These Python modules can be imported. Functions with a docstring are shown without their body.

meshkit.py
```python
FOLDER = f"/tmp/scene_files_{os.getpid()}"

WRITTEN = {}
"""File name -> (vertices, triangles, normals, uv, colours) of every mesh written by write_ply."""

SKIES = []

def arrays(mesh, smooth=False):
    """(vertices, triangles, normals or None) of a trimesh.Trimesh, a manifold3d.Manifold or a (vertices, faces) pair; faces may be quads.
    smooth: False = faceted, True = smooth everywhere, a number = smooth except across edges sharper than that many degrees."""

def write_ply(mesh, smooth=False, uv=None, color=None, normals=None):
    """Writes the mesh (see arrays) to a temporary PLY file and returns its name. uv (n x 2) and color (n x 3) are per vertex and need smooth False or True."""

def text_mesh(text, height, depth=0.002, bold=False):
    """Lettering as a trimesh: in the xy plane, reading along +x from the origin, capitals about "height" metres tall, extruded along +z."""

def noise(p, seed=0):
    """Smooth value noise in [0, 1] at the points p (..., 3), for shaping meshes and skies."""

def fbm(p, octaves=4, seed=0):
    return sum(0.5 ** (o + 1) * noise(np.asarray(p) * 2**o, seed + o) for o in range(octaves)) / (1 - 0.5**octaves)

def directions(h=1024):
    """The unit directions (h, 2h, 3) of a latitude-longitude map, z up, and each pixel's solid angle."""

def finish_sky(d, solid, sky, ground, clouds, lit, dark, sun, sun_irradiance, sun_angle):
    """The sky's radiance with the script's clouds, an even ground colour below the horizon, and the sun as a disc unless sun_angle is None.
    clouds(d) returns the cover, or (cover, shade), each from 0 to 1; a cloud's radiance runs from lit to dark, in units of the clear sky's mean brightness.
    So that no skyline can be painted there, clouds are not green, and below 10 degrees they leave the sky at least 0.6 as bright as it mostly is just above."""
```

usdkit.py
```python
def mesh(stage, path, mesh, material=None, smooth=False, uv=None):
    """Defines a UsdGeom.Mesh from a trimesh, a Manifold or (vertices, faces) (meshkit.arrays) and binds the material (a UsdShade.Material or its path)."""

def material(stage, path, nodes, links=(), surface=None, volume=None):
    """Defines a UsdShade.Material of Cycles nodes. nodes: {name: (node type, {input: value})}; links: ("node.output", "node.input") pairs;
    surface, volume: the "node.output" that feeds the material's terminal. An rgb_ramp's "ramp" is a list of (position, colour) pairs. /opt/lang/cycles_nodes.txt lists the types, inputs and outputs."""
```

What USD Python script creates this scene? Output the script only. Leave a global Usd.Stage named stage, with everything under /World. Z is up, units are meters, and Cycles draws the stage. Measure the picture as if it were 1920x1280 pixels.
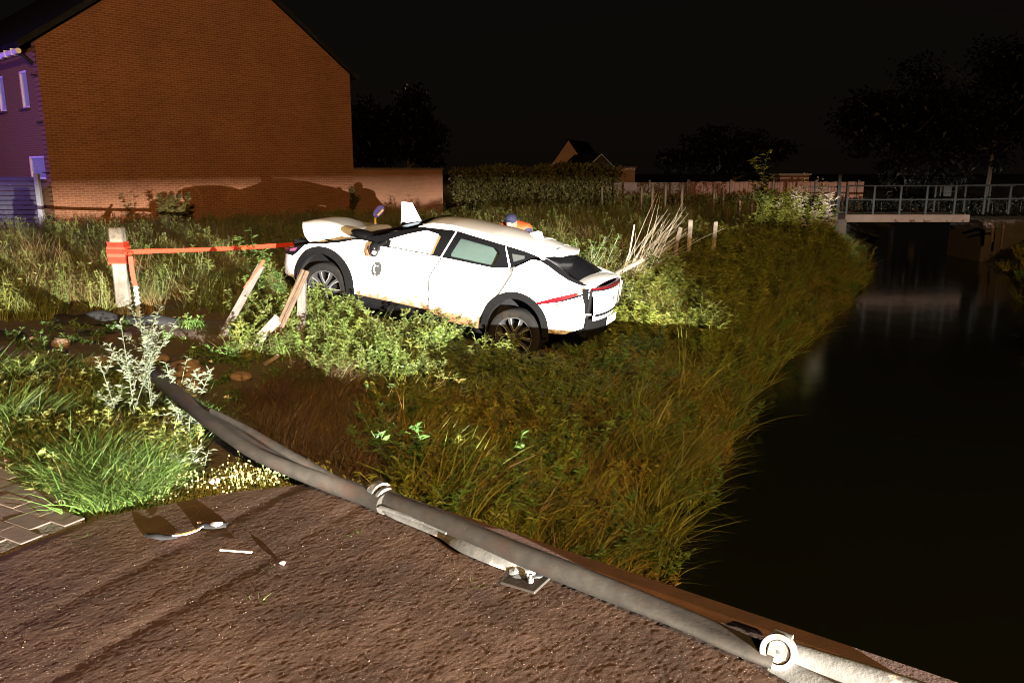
import math, numpy as np, trimesh, manifold3d as m3, shapely, usdkit, meshkit
from scipy.spatial import Delaunay
from shapely.geometry import Polygon, Point
from pxr import Usd, UsdGeom, UsdLux, UsdShade, Sdf, Gf, Vt

stage = Usd.Stage.CreateInMemory()
UsdGeom.SetStageUpAxis(stage, 'Z'); UsdGeom.SetStageMetersPerUnit(stage, 1.0)
stage.DefinePrim('/World', 'Xform'); stage.DefinePrim('/World/Looks', 'Scope')
V3 = lambda *a: np.array(a, float)

# ------------------------------------------------------------------ camera, sky, lamps
cam = UsdGeom.Camera.Define(stage, '/World/camera')
TH = math.radians(12.1)
cam.AddTransformOp().Set(Gf.Matrix4d(1, 0, 0, 0, 0, math.sin(TH), math.cos(TH), 0, 0, -math.cos(TH), math.sin(TH), 0, 0, 0, 1.65, 1))
cam.CreateHorizontalApertureAttr(36.0); cam.CreateFocalLengthAttr(1493. / 1920 * 36); cam.CreateExposureAttr(0.0)

SKY = usdkit.material(stage, '/World/Looks/night_sky', {
    'sky': ('sky_texture', {'sky_type': 'single_scattering', 'sun_disc': False, 'sun_elevation': 0.02, 'sun_rotation': 2.6}),
    'dim': ('mix_color', {'blend_type': 'multiply', 'fac': 1.0, 'b': (.004, .004, .004), 'use_clamp': False}),
    'glow': ('mix_color', {'blend_type': 'add', 'fac': 1.0, 'b': (.031, .0245, .019), 'use_clamp': False}),
    'bg': ('background_shader', {'strength': 0.1})},
    [('sky.color', 'dim.a'), ('dim.result', 'glow.a'), ('glow.result', 'bg.color')], surface='bg.background')
dome = UsdLux.DomeLight.Define(stage, '/World/sky'); dome.CreateIntensityAttr(1.0)
UsdShade.MaterialBindingAPI.Apply(dome.GetPrim()).Bind(SKY)
dome.GetPrim().SetCustomDataByKey('kind', 'structure')

def look_at(d):
    z = -np.asarray(d, float) / np.linalg.norm(d); x = np.cross([0, 0, 1.], z); x /= np.linalg.norm(x); y = np.cross(z, x)
    return x, y, z
def place_light(l, pos, d):
    x, y, z = look_at(d)
    l.AddTransformOp().Set(Gf.Matrix4d(*x, 0, *y, 0, *z, 0, *pos, 1))

# dipped headlights, unseen at the right rear, shaped by the added plates below
LAMP = V3(7.0, -7.0, .60); AIM = math.radians(27)
ADIR = V3(-math.sin(AIM), math.cos(AIM), 0)
beam = UsdLux.RectLight.Define(stage, '/World/work_lamp/beam')
beam.CreateWidthAttr(.034); beam.CreateHeightAttr(.013); beam.CreateNormalizeAttr(True)
beam.CreateIntensityAttr(14500.0); beam.CreateColorAttr(Gf.Vec3f(1.0, .96, .87))
place_light(beam, LAMP, ADIR)
# sodium street lamp behind the camera
street = UsdLux.SphereLight.Define(stage, '/World/street_lamp/sodium_bulb')
street.CreateRadiusAttr(.12); street.CreateNormalizeAttr(True); street.CreateIntensityAttr(15500.0); street.CreateColorAttr(Gf.Vec3f(1, .58, .2))
street.AddTranslateOp().Set((5.0, -15.0, 9.0))
# blue beacon of a vehicle on the street left of the picture
beacon = UsdLux.SphereLight.Define(stage, '/World/beacon_lamp/blue_bulb')
beacon.CreateRadiusAttr(.08); beacon.CreateNormalizeAttr(True); beacon.CreateIntensityAttr(480.0); beacon.CreateColorAttr(Gf.Vec3f(.22, .11, 1))
beacon.AddTranslateOp().Set((-17.5, 18.5, 2.9))
far_street = UsdLux.SphereLight.Define(stage, '/World/far_street_lamp/sodium_bulb')   # lights the far houses, hidden behind the brick house
far_street.CreateRadiusAttr(.12); far_street.CreateNormalizeAttr(True); far_street.CreateIntensityAttr(1100.0); far_street.CreateColorAttr(Gf.Vec3f(1, .6, .3)); far_street.AddTranslateOp().Set((-20.0, 80.0, 6.0))
moon = UsdLux.DistantLight.Define(stage, '/World/moon'); moon.CreateNormalizeAttr(True); moon.CreateIntensityAttr(.004); moon.CreateAngleAttr(.5)
moon.CreateColorAttr(Gf.Vec3f(1, .95, .88)); place_light(moon, (0, 0, 30), V3(-.45, .75, -.5))

# ------------------------------------------------------------------ helpers
used = {}
def numbered(parent, name):
    k = (parent, name); n = used.get(k, 0); used[k] = n + 1
    return f'{parent}/{name}' + (f'_{n:03d}' if n else '')
def tag(p, label=None, cat=None, group=None, kind=None):
    p = p if isinstance(p, Usd.Prim) else p.GetPrim()
    for k, v in (('label', label), ('category', cat), ('group', group), ('kind', kind)):
        if v: p.SetCustomDataByKey(k, v)
    return p
def thing(name, label, cat, loc=(0, 0, 0), rz=0, group=None, mat=None, kind=None):
    x = UsdGeom.Xform.Define(stage, numbered('/World', name))
    if mat is not None: x.AddTransformOp().Set(mat)
    else:
        x.AddTranslateOp().Set(Gf.Vec3d(*map(float, loc)))
        if rz: x.AddRotateZOp().Set(math.degrees(rz))
    tag(x, label, cat, group, kind); return x.GetPrim()
def obj(name, mesh, m, parent=None, smooth=False, label=None):
    p = usdkit.mesh(stage, numbered(str(parent.GetPath()) if parent else '/World', name), mesh, m, smooth)
    if label: tag(p, label)
    return p.GetPrim()
def struct(name, mesh, m, smooth=False, kind='structure'):
    return tag(obj(name, mesh, m, None, smooth), kind=kind)
def copy_of(src, name, label, loc, rz=0, scale=None):
    was = src.GetCustomData()
    x = UsdGeom.Xform.Define(stage, numbered('/World', name))
    x.AddTranslateOp().Set(Gf.Vec3d(*map(float, loc))); x.AddRotateZOp().Set(math.degrees(rz))
    if scale: x.AddScaleOp().Set(Gf.Vec3f(*[float(scale)] * 3))
    return x.GetPrim()
cat = trimesh.util.concatenate
def box(sx, sy, sz, at=(0, 0, 0), rz=0, bev=0):
    if bev:
        h = V3(sx, sy, sz) / 2; P = []
        for s in np.ndindex(2, 2, 2):
            sg = np.array(s) * 2 - 1
            for k in range(3):
                q = h - bev; q = q.copy(); q[k] = h[k]; P.append(sg * q)
        m = trimesh.convex.convex_hull(np.array(P))
    else: m = trimesh.creation.box([sx, sy, sz])
    if rz: m.apply_transform(trimesh.transformations.rotation_matrix(rz, [0, 0, 1]))
    m.apply_translation(at); return m
def beam_box(a, b, w, h, up=(0, 0, 1), bev=0, jag=0, rng=None):
    a, b = np.asarray(a, float), np.asarray(b, float); d = b - a; L = np.linalg.norm(d); d /= L
    s = np.cross(d, up); s /= np.linalg.norm(s); u = np.cross(s, d)
    m = box(L, w, h, bev=bev)
    if jag:
        m = m.subdivide().subdivide(); v = m.vertices.copy()
        v += rng.normal(0, jag * .15, v.shape) * [0, 1, 1]
        e = v[:, 0] > L / 2 - 1e-4; v[e, 0] += rng.uniform(-jag * 3, 0, e.sum()); m.vertices = v
    T = np.eye(4); T[:3, 0] = d; T[:3, 1] = s; T[:3, 2] = u; T[:3, 3] = (a + b) / 2
    m.apply_transform(T); return m
def tube(P, ra, rb=None, n=14, cap=True, up=(0, 0, 1), shape=None):
    """Swept tube; ra sideways, rb upwards radius per point; shape(t, ang) scales the radius."""
    P = np.asarray(P, float); N = len(P); ra = np.broadcast_to(np.asarray(ra, float), N); rb = ra if rb is None else np.broadcast_to(np.asarray(rb, float), N)
    T = np.gradient(P, axis=0); T /= np.linalg.norm(T, axis=1, keepdims=True)
    S = np.cross(T, up); S /= np.maximum(np.linalg.norm(S, axis=1, keepdims=True), 1e-9); U = np.cross(S, T)
    a = np.arange(n) / n * 2 * np.pi
    k = np.ones((N, n)) if shape is None else shape(np.linspace(0, 1, N)[:, None], a[None])
    v = P[:, None] + (S[:, None] * (ra[:, None] * np.cos(a))[..., None] + U[:, None] * (rb[:, None] * np.sin(a))[..., None]) * k[..., None]
    v = v.reshape(-1, 3); f = []
    i = np.arange(N - 1)[:, None] * n; j = np.arange(n)[None]; j2 = (j + 1) % n
    q = np.stack([i + j, i + j2, i + n + j2, i + n + j], -1).reshape(-1, 4)
    f = np.vstack([q[:, [0, 1, 2]], q[:, [0, 2, 3]]])
    if cap:
        c0, c1 = len(v), len(v) + 1; v = np.vstack([v, P[0], P[-1]])
        jj = np.arange(n); f = np.vstack([f, np.stack([jj * 0 + c0, (jj + 1) % n, jj], 1), np.stack([jj * 0 + c1, (N - 1) * n + jj, (N - 1) * n + (jj + 1) % n], 1)])
    return trimesh.Trimesh(v, f, process=False)
def spline(pts, n):
    pts = np.asarray(pts, float); t = np.r_[0, np.cumsum(np.linalg.norm(np.diff(pts, axis=0), axis=1))]
    from scipy.interpolate import PchipInterpolator
    return PchipInterpolator(t, pts)(np.linspace(0, t[-1], n))
def rgb(c, k=1.0): return tuple(float(min(1, max(0, x * k))) for x in c)

def mat(name, base, rough=.6, var=.25, scale=6, bump=0., bscale=60, bdist=.01, metallic=0, spec=.5, coat=0, island=0., leaf=0., alt=None, altpos=(.45, .65)):
    """Principled material whose colour wanders with noise; island varies the colour per piece; leaf adds translucency."""
    n = {'tc': ('texture_coordinate', {}), 'nz': ('noise_texture', {'scale': scale, 'detail': 5, 'roughness': .6}),
         'rp': ('rgb_ramp', {'ramp': [(.25, rgb(base, 1 - var)), (.75, rgb(base, 1 + var))]}),
         'p': ('principled_bsdf', {'roughness': rough, 'metallic': metallic, 'specular_ior_level': spec, 'coat_weight': coat})}
    l = [('tc.object', 'nz.vector'), ('nz.fac', 'rp.fac')]; col = 'rp.color'
    if alt is not None:
        n['n2'] = ('noise_texture', {'scale': scale * .37, 'detail': 6, 'roughness': .7}); n['r2'] = ('rgb_ramp', {'ramp': [(altpos[0], (0, 0, 0)), (altpos[1], (1, 1, 1))]})
        n['mx'] = ('mix_color', {'b': rgb(alt)}); l += [('tc.object', 'n2.vector'), ('n2.fac', 'r2.fac'), ('r2.color', 'mx.fac'), (col, 'mx.a')]; col = 'mx.result'
    if island:
        n['g'] = ('geometry', {}); n['oi'] = ('object_info', {}); n['ad'] = ('math', {'math_type': 'add'}); n['fr'] = ('math', {'math_type': 'fraction'})
        n['hs'] = ('hsv', {}); n['mv'] = ('map_range', {'to_min': 1 - island, 'to_max': 1 + island}); n['mh'] = ('map_range', {'to_min': .5 - .05 * island, 'to_max': .5 + .035 * island})
        n['f2'] = ('math', {'math_type': 'multiply', 'value2': 7.31}); n['f3'] = ('math', {'math_type': 'fraction'})
        l += [('g.random_per_island', 'ad.value1'), ('oi.random', 'ad.value2'), ('ad.value', 'fr.value1'), ('fr.value', 'mv.value'), ('fr.value', 'f2.value1'), ('f2.value', 'f3.value1'), ('f3.value', 'mh.value'), ('mv.result', 'hs.value'), ('mh.result', 'hs.hue'), (col, 'hs.color')]; col = 'hs.color'
    l.append((col, 'p.base_color'))
    if bump:
        n['bn'] = ('noise_texture', {'scale': bscale, 'detail': 4, 'roughness': .65}); n['b'] = ('bump', {'strength': bump, 'distance': bdist})
        l += [('tc.object', 'bn.vector'), ('bn.fac', 'b.height'), ('b.normal', 'p.normal')]
    out = 'p.BSDF'
    if leaf:
        n['t'] = ('translucent_bsdf', {}); n['m'] = ('mix_closure', {'fac': leaf}); l += [(col, 't.color'), ('p.BSDF', 'm.closure1'), ('t.BSDF', 'm.closure2')]; out = 'm.closure'
    return usdkit.material(stage, '/World/Looks/' + name, n, l, surface=out)

M = {}
M['soil'] = mat('soil', (.055, .036, .022), .9, .4, 3, bump=.8, bscale=25, bdist=.03, alt=(.035, .04, .014))
M['rail'] = mat('rail_steel', (.0175, .015, .0122), .65, .4, 16, bump=.15, bscale=70, spec=.25, alt=(.022, .012, .008), altpos=(.5, .7))
M['railgalv'] = mat('post_steel', (.062, .06, .056), .5, .4, 14, bump=.25, spec=.3, alt=(.42, .3, .22), altpos=(.6, .72))
M['dark'] = mat('dark_steel', (.02, .02, .02), .5, .3)
M['wood'] = mat('post_wood', (.08, .07, .055), .85, .45, 10, bump=.6, bscale=30, bdist=.006, alt=(.2, .17, .13))
M['oldwood'] = mat('grey_wood', (.065, .057, .05), .85, .4, 10, bump=.5, bscale=35, bdist=.006)
M['brownwood'] = mat('brown_wood', (.05, .028, .013), .8, .45, 12, bump=.4, bscale=35, bdist=.006)
M['fresh'] = mat('splintered_wood', (.15, .125, .10), .8, .45, 14, bump=.5, bscale=50, bdist=.006)
M['tape'] = mat('barrier_tape', (.42, .03, .011), .5, .1, 5)
M['tapew'] = mat('barrier_tape_white', (.3, .3, .3), .5, .15, 5)
M['plastic'] = mat('black_plastic', (.012, .012, .013), .8, .3, 10, bump=.1, spec=.12)
M['concrete'] = mat('concrete', (.055, .034, .025), .85, .3, 2, bump=.4, bscale=20, alt=(.05, .025, .016))
M['galv'] = mat('galvanised', (.010, .0115, .011), .6, .2, 5, spec=.2)
M['clod'] = mat('clod', (.13, .088, .058), .95, .35, 14, bump=.6, bscale=40)
M['stone'] = mat('pale_stone', (.2, .17, .14), .8, .3, 20)
G = lambda n, c, isl=.45, leaf=.3: mat(n, c, .55, .3, 1.3, island=isl, leaf=leaf, spec=.35)
M['lawn'] = G('lawn_blade', (.045, .082, .014)); M['weed'] = G('weed_leaf', (.10, .12, .028)); M['leaf'] = G('leafy_leaf', (.085, .115, .024))
M['bank'] = G('bank_blade', (.100, .118, .016), .55); M['dry'] = G('dry_blade', (.17, .115, .045), .35); M['stem'] = G('dry_stalk', (.45, .42, .32), .35, .1)
M['silver'] = G('silver_leaf', (.115, .135, .088), .3); M['flower'] = G('petal', (.18, .175, .07), .3); M['hedge'] = G('hedge_leaf', (.085, .075, .018))
M['treeleaf'] = G('tree_leaf', (.003, .0033, .002)); M['pit'] = G('pit_grass', (.07, .045, .018), .4); M['greenweed'] = G('green_weed', (.07, .13, .03))
M['bark'] = mat('bark', (.06, .045, .03), .9, .3)

# ------------------------------------------------------------------ ground, water, deck
WLY = [-60, 3, 5.45, 7.5, 10, 12.6, 17, 23, 28, 60, 400]; WLX = [-34, -.4, .92, 1.82, 2.95, 4.15, 6.85, 10.2, 12.3, 29, 220]
wl = lambda y: np.interp(y, WLY, WLX)
wr = lambda y: np.interp(y, WLY, WLX) + np.interp(y, [0, 8, 14, 28, 60], [5.5, 4.4, 4.4, 4.3, 5])
ED = V3(.797, -.604, 0); EN = V3(.604, .797, 0); EC = 2.70
CTRL = np.array([(-3.2, 4.8, -.03), (-2, 4.1, -.04), (-1.3, 4.5, -.08), (-2.5, 5.2, -.03), (-3.5, 6, -.03), (-5.5, 6, -.02), (-7, 5, -.02), (-5, 8, -.08), (-8, 8, -.05), (-4.9, 10, -.15), (-3.4, 8.6, -.15), (-2.6, 8.3, -.25),
    (-9, 12, -.1), (-3.5, 10.7, -.22), (-2.7, 11.2, -.34), (-2.1, 12.8, -.36), (0, 10.2, -.85), (.57, 11.8, -.87), (-1.3, 10.7, -.62), (-1.3, 9.4, -.62), (.1, 9.2, -.9), (-3.5, 14, -.15), (-6, 16, -.1), (-10, 18, -.05), (-1.9, 6.6, -.5), (-1.0, 5.2, -.6), (-.9, 6.4, -.9), (-.3, 4.4, -.8),
    (1, 16, -.15), (2, 14, -.35), (3, 20, -.1), (-2.8, 7.2, -.3), (-1.9, 5.6, -.35), (-3.4, 3.5, -.15), (-6, 2, -.15), (5.2, 19, -.3), (4.4, 16, -.55), (7, 24, -.3), (-1.1, 4.28, -.05), (-1.5, 4.1, -.04), (-1.7, 4.5, -.04), (-.93, 4.16, -.07), (-2.1, 4.8, -.03), (-1.35, 4.75, -.14), (-4, 7.3, -.06), (-6, 9, -.1), (-7, 7, -.05), (-1.4, 5.9, -.62), (-2.3, 6.3, -.3)])
def bank_profile(x, y):
    sl = (wl(y) - x) * .9; sr = (x - wr(y)) * .9
    zl = np.interp(sl, [-2.2, -.6, 0, .6, 1.5, 2.6, 4, 5.5, 7, 30], [-2.3, -1.95, -1.5, -1.15, -.95, -.78, -.55, -.3, -.12, 0])
    far = np.interp(y, [13, 17], [0, 1]); zf = np.interp(sl, [-2.2, -.6, 0, .7, 1.6, 3, 30], [-2.3, -1.95, -1.5, -1.0, -.5, -.15, 0])
    z = zl * (1 - far) + zf * far
    zr = np.interp(sr, [-2.2, -.6, 0, .5, 1.5, 3, 9], [-2.3, -1.95, -1.5, -1.05, -.5, -.1, 0])
    return np.maximum(z, zr)
_r = CTRL[:, 2] - bank_profile(CTRL[:, 0], CTRL[:, 1])
def ground_z(x, y, rough=True):
    x = np.asarray(x, float); y = np.asarray(y, float); z = bank_profile(x, y)
    d2 = (x[..., None] - CTRL[:, 0]) ** 2 + (y[..., None] - CTRL[:, 1]) ** 2
    w = np.exp(-d2 / (2 * .5 ** 2)); near = np.exp(-d2.min(-1) / (2 * 1.6 ** 2))
    z = z + near * (w * _r).sum(-1) / (w.sum(-1) + 1e-9) * np.minimum(1, (wl(y) - x + .3).clip(0, None) / .8)
    if rough:
        q = np.stack([x, y, x * 0], -1); z = z + (meshkit.fbm(q * 1.7, 4, 3) - .5) * .14 * np.exp(-np.maximum(0, np.hypot(x, y - 8) - 14) / 8) + (meshkit.fbm(q * 6, 3, 9) - .5) * .05 * np.exp(-np.maximum(0, np.hypot(x, y - 7) - 9) / 3)
    inside = (x * EN[0] + y * EN[1] < EC + .02)
    return z
JD = V3(.47, .883, 0)   # direction of the joint between the pavers and the bridge deck
DECK = Polygon([(-2.06, 3.62), (-1.5, 3.95), (-1.03, 4.10), (-.79, 3.987), (2.564, 1.444), (2.6, -1), (-4.5, -1)])
ROAD = Polygon([(-.79, 3.987), (39.964, -26.898), (40, -60), (-35, -60), (-7, -5.8), (-2.06, 3.62), (-1.5, 3.95), (-1.03, 4.10)])
xs = np.unique(np.r_[-400, -200, -100, -60, -40, np.arange(-30, -13, 1.5), np.arange(-13, 8.5, .13), np.arange(9, 20, .6), np.arange(20, 42, 3), 60, 100, 200, 400])
ys = np.unique(np.r_[-100, -60, -30, -15, -5, 0, np.arange(1, 19, .13), np.arange(19, 36, .6), np.arange(36, 60, 3), 80, 120, 200, 400])
X, Y = np.meshgrid(xs, ys); Z = ground_z(X, Y)
under = shapely.contains_xy(ROAD.buffer(-.03), X, Y); Z = np.where(under, np.minimum(Z, -.9), Z)
PAVE = Polygon([(-2.09, 3.60), (-3.35, 4.72), (-9, 8.2), (-14, 6), (-9.5, -10), (-7.1, -5.9)])
Z = np.where(shapely.contains_xy(PAVE.buffer(.02), X, Y), np.minimum(Z, -.09), Z)
def gridmesh(X, Y, Z):
    n, m = X.shape; i = np.arange(n - 1)[:, None] * m + np.arange(m - 1)[None]
    q = np.stack([i, i + 1, i + m + 1, i + m], -1).reshape(-1, 4)
    return np.stack([X, Y, Z], -1).reshape(-1, 3), q
struct('ground', gridmesh(X, Y, Z), M['soil'], smooth=True)
M['water'] = usdkit.material(stage, '/World/Looks/water', {'tc': ('texture_coordinate', {}), 'nz': ('noise_texture', {'scale': 1.6, 'detail': 3}), 'b': ('bump', {'strength': .22, 'distance': .02}),
    'p': ('principled_bsdf', {'base_color': (.004, .005, .003), 'roughness': .12, 'ior': 1.33})}, [('tc.object', 'nz.vector'), ('nz.fac', 'b.height'), ('b.normal', 'p.normal')], surface='p.BSDF')
struct('canal_water', (np.array([(-60, -60, -1.45), (250, -60, -1.45), (250, 400, -1.45), (-60, 400, -1.45)]), np.array([[0, 1, 2, 3]])), M['water'])

M['deck'] = usdkit.material(stage, '/World/Looks/deck_surface', {
    'tc': ('texture_coordinate', {}), 'n1': ('noise_texture', {'scale': 1.5, 'detail': 9, 'roughness': .72}), 'r1': ('rgb_ramp', {'ramp': [(.3, (.028, .0145, .009)), (.5, (.066, .037, .024)), (.72, (.120, .074, .05))]}),
    'v': ('voronoi_texture', {'scale': 105.0, 'feature': 'f1'}), 'rv': ('rgb_ramp', {'ramp': [(.0, (1, 1, 1)), (.30, (0, 0, 0))]}), 'wn': ('separate_color', {}), 'gt': ('math', {'math_type': 'greater_than', 'value2': .74}), 'mu': ('math', {'math_type': 'multiply'}),
    'mx': ('mix_color', {'b': (.34, .29, .23)}), 'n2': ('noise_texture', {'scale': 130.0, 'detail': 3, 'roughness': .7}), 'ml': ('mix_color', {'blend_type': 'multiply', 'fac': .6}),
    'b': ('bump', {'strength': .6, 'distance': .002}), 'p': ('principled_bsdf', {'roughness': .7, 'specular_ior_level': .35})},
    [('tc.object', 'n1.vector'), ('n1.fac', 'r1.fac'), ('tc.object', 'v.vector'), ('v.distance', 'rv.fac'), ('v.color', 'wn.color'), ('wn.r', 'gt.value1'), ('rv.color', 'mu.value1'), ('gt.value', 'mu.value2'), ('mu.value', 'mx.fac'), ('r1.color', 'ml.a'),
     ('tc.object', 'n2.vector'), ('n2.color', 'ml.b'), ('ml.result', 'mx.a'), ('mx.result', 'p.base_color'), ('n2.fac', 'b.height'), ('b.normal', 'p.normal')], surface='p.BSDF')
def deck_z(x, y):
    a = x * JD[0] + y * JD[1]; b = x * JD[1] - y * JD[0]
    r = meshkit.fbm(np.stack([a * 2.2, b * 9, a * 0], -1), 4, 5) - .5
    f = meshkit.fbm(np.stack([x * 28, y * 28, x * 0], -1), 4, 7) - .5
    g = meshkit.fbm(np.stack([x * 110, y * 110, x * 0], -1), 2, 8) - .5
    big = meshkit.fbm(np.stack([x * 1.1, y * 1.1, x * 0], -1), 2, 15) - .5
    z = r * .0016 + f * .0011 + g * .0022 + big * .005
    for o, wd, dp in ((.0, .04, .014), (.62, .06, .004), (1.05, .05, .004)):   # worn grooves along the deck
        s = b - (-2.06 * JD[1] - 3.62 * JD[0]) - o - .05 * (meshkit.noise(np.stack([a * 1.3, a * 0 + o * 9, a * 0], -1)) - .5)
        z = z - dp * np.exp(-(s / wd) ** 2) * (meshkit.noise(np.stack([a * 1.1 + o * 5, a * 0, a * 0], -1), 2) * .8 + .2)
    return z - .012
dx = .0085
gx, gy = np.meshgrid(np.arange(-3.4, 2.7, dx), np.arange(1.45, 4.2, dx)); gz = deck_z(gx, gy)
v, q = gridmesh(gx, gy, gz); c = v[q].mean(1)
keep = shapely.contains_xy(DECK, c[:, 0], c[:, 1]); q = q[keep]; u, inv = np.unique(q, return_inverse=True)
edge = Polygon([(-2.06, 3.62), (-1.5, 3.95), (-1.03, 4.10), (-.79, 3.987), (39.964, -26.898), (40, -60), (-35, -60), (-7, -5.8)])
slab = trimesh.creation.extrude_polygon(edge, .55, engine='earcut'); slab.apply_translation((0, 0, -.60))
dm = cat([trimesh.Trimesh(v[u], np.vstack([inv.reshape(-1, 4)[:, [0, 1, 2]], inv.reshape(-1, 4)[:, [0, 2, 3]]]), process=False), slab])
struct('bridge_deck', dm, M['deck'], smooth=35)
kerb = beam_box(V3(-.78, 3.972, -.035), V3(3.364, .832, -.035), .10, .09, bev=.012)
wallm = trimesh.creation.extrude_polygon(Polygon([(-.96, 3.82), (-.86, 3.94), (5.94, -1.21), (5.74, -1.38)]), 1.5, engine='earcut'); wallm.apply_translation((0, 0, -2.1))
ab = thing('bridge_edge', 'concrete edge beam and side wall of the near bridge under the fallen rail', 'bridge')
obj('edge_beam', kerb, mat('edge_concrete', (.04, .017, .010), .9, .4, 6, bump=.4), ab); obj('raised_kerb', beam_box(V3(3.0, 1.113, -.18), V3(3.9, .431, -.18), .14, .60, bev=.015), M['concrete'], ab); obj('raised_kerb', beam_box(V3(3.905, .427, -.095), V3(13.964, -7.198, -.095), .14, .60, bev=.015), M['concrete'], ab); obj('side_wall', wallm, M['concrete'], ab)  # the raised kerbs are added out of view to block the beam

rng = np.random.default_rng(4)
pv = thing('pavement', None, None, kind='structure')
PM = [mat(f'paver_{i}', c, .85, .25, 15, bump=.5, bscale=60, bdist=.004) for i, c in enumerate([(.066, .045, .034), (.074, .05, .036), (.06, .042, .033)])]
n_ = V3(-JD[1], JD[0], 0); PB = V3(-2.1, 3.6, 0)
for i in range(26):
    for j in range(16):
        s = -i * .105 + 1.5; w = .012 + j * .21 + (.105 if i % 2 else 0)
        a = PB + JD * (s - .05) + n_ * (w + .1)
        if not PAVE.contains(Point(a[0], a[1])) or not (-5.2 < a[0] < 0 and a[1] > 1.9): continue
        b = box(.103, .2075, .08, bev=.002); b.apply_transform(trimesh.transformations.euler_matrix(rng.normal(0, .005), rng.normal(0, .005), math.atan2(JD[1], JD[0]) + rng.normal(0, .006))); b.apply_translation((a[0], a[1], -.05 + rng.normal(0, .0015)))
        obj('paver', b, PM[rng.integers(3)], pv)
base = trimesh.creation.extrude_polygon(PAVE, .04, engine='earcut'); base.apply_translation((0, 0, -.056)); obj('sand_bed', base, M['soil'], pv)

# ------------------------------------------------------------------ vegetation meshes
def blades(rng, n, h, r, lean, droop, w, seg=4, hv=(.55, 1.1), wind=(0, 0)):
    a = rng.uniform(0, 2 * np.pi, n); R = r * np.sqrt(rng.random(n)); b = rng.uniform(0, 2 * np.pi, n)
    base = np.stack([R * np.cos(b), R * np.sin(b), np.zeros(n) - .02], 1); hh = h * rng.uniform(*hv, n)
    ln = lean * rng.uniform(.2, 1.3, n); dr = droop * rng.uniform(.3, 1.4, n)
    d = np.stack([np.cos(a) + wind[0], np.sin(a) + wind[1], 0 * a], 1); d /= np.linalg.norm(d, axis=1, keepdims=True)
    t = np.linspace(0, 1, seg + 1); ww = w * rng.uniform(.6, 1.3, n)
    P = base[:, None] + d[:, None] * (hh[:, None] * (ln[:, None] * t + dr[:, None] * t ** 2))[..., None] + V3(0, 0, 1) * (hh[:, None] * (t - .5 * dr[:, None] * t ** 2.2))[..., None]
    tw = rng.uniform(0, np.pi, n); s = np.stack([-np.sin(a + tw * .5), np.cos(a + tw * .5), 0 * a], 1)
    W = ww[:, None] * np.minimum(1, (1 - t) ** .6 * 1.05)[None]
    L = P - s[:, None] * W[..., None] / 2; Rr = P + s[:, None] * W[..., None] / 2
    v = np.stack([L, Rr], 2).reshape(-1, 3); k = 2 * (seg + 1)
    i = (np.arange(n) * k)[:, None] + 2 * np.arange(seg)[None]
    q = np.stack([i, i + 1, i + 3, i + 2], -1).reshape(-1, 4)
    return trimesh.Trimesh(v, np.vstack([q[:, [0, 1, 2]], q[:, [0, 2, 3]]]), process=False)
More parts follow.
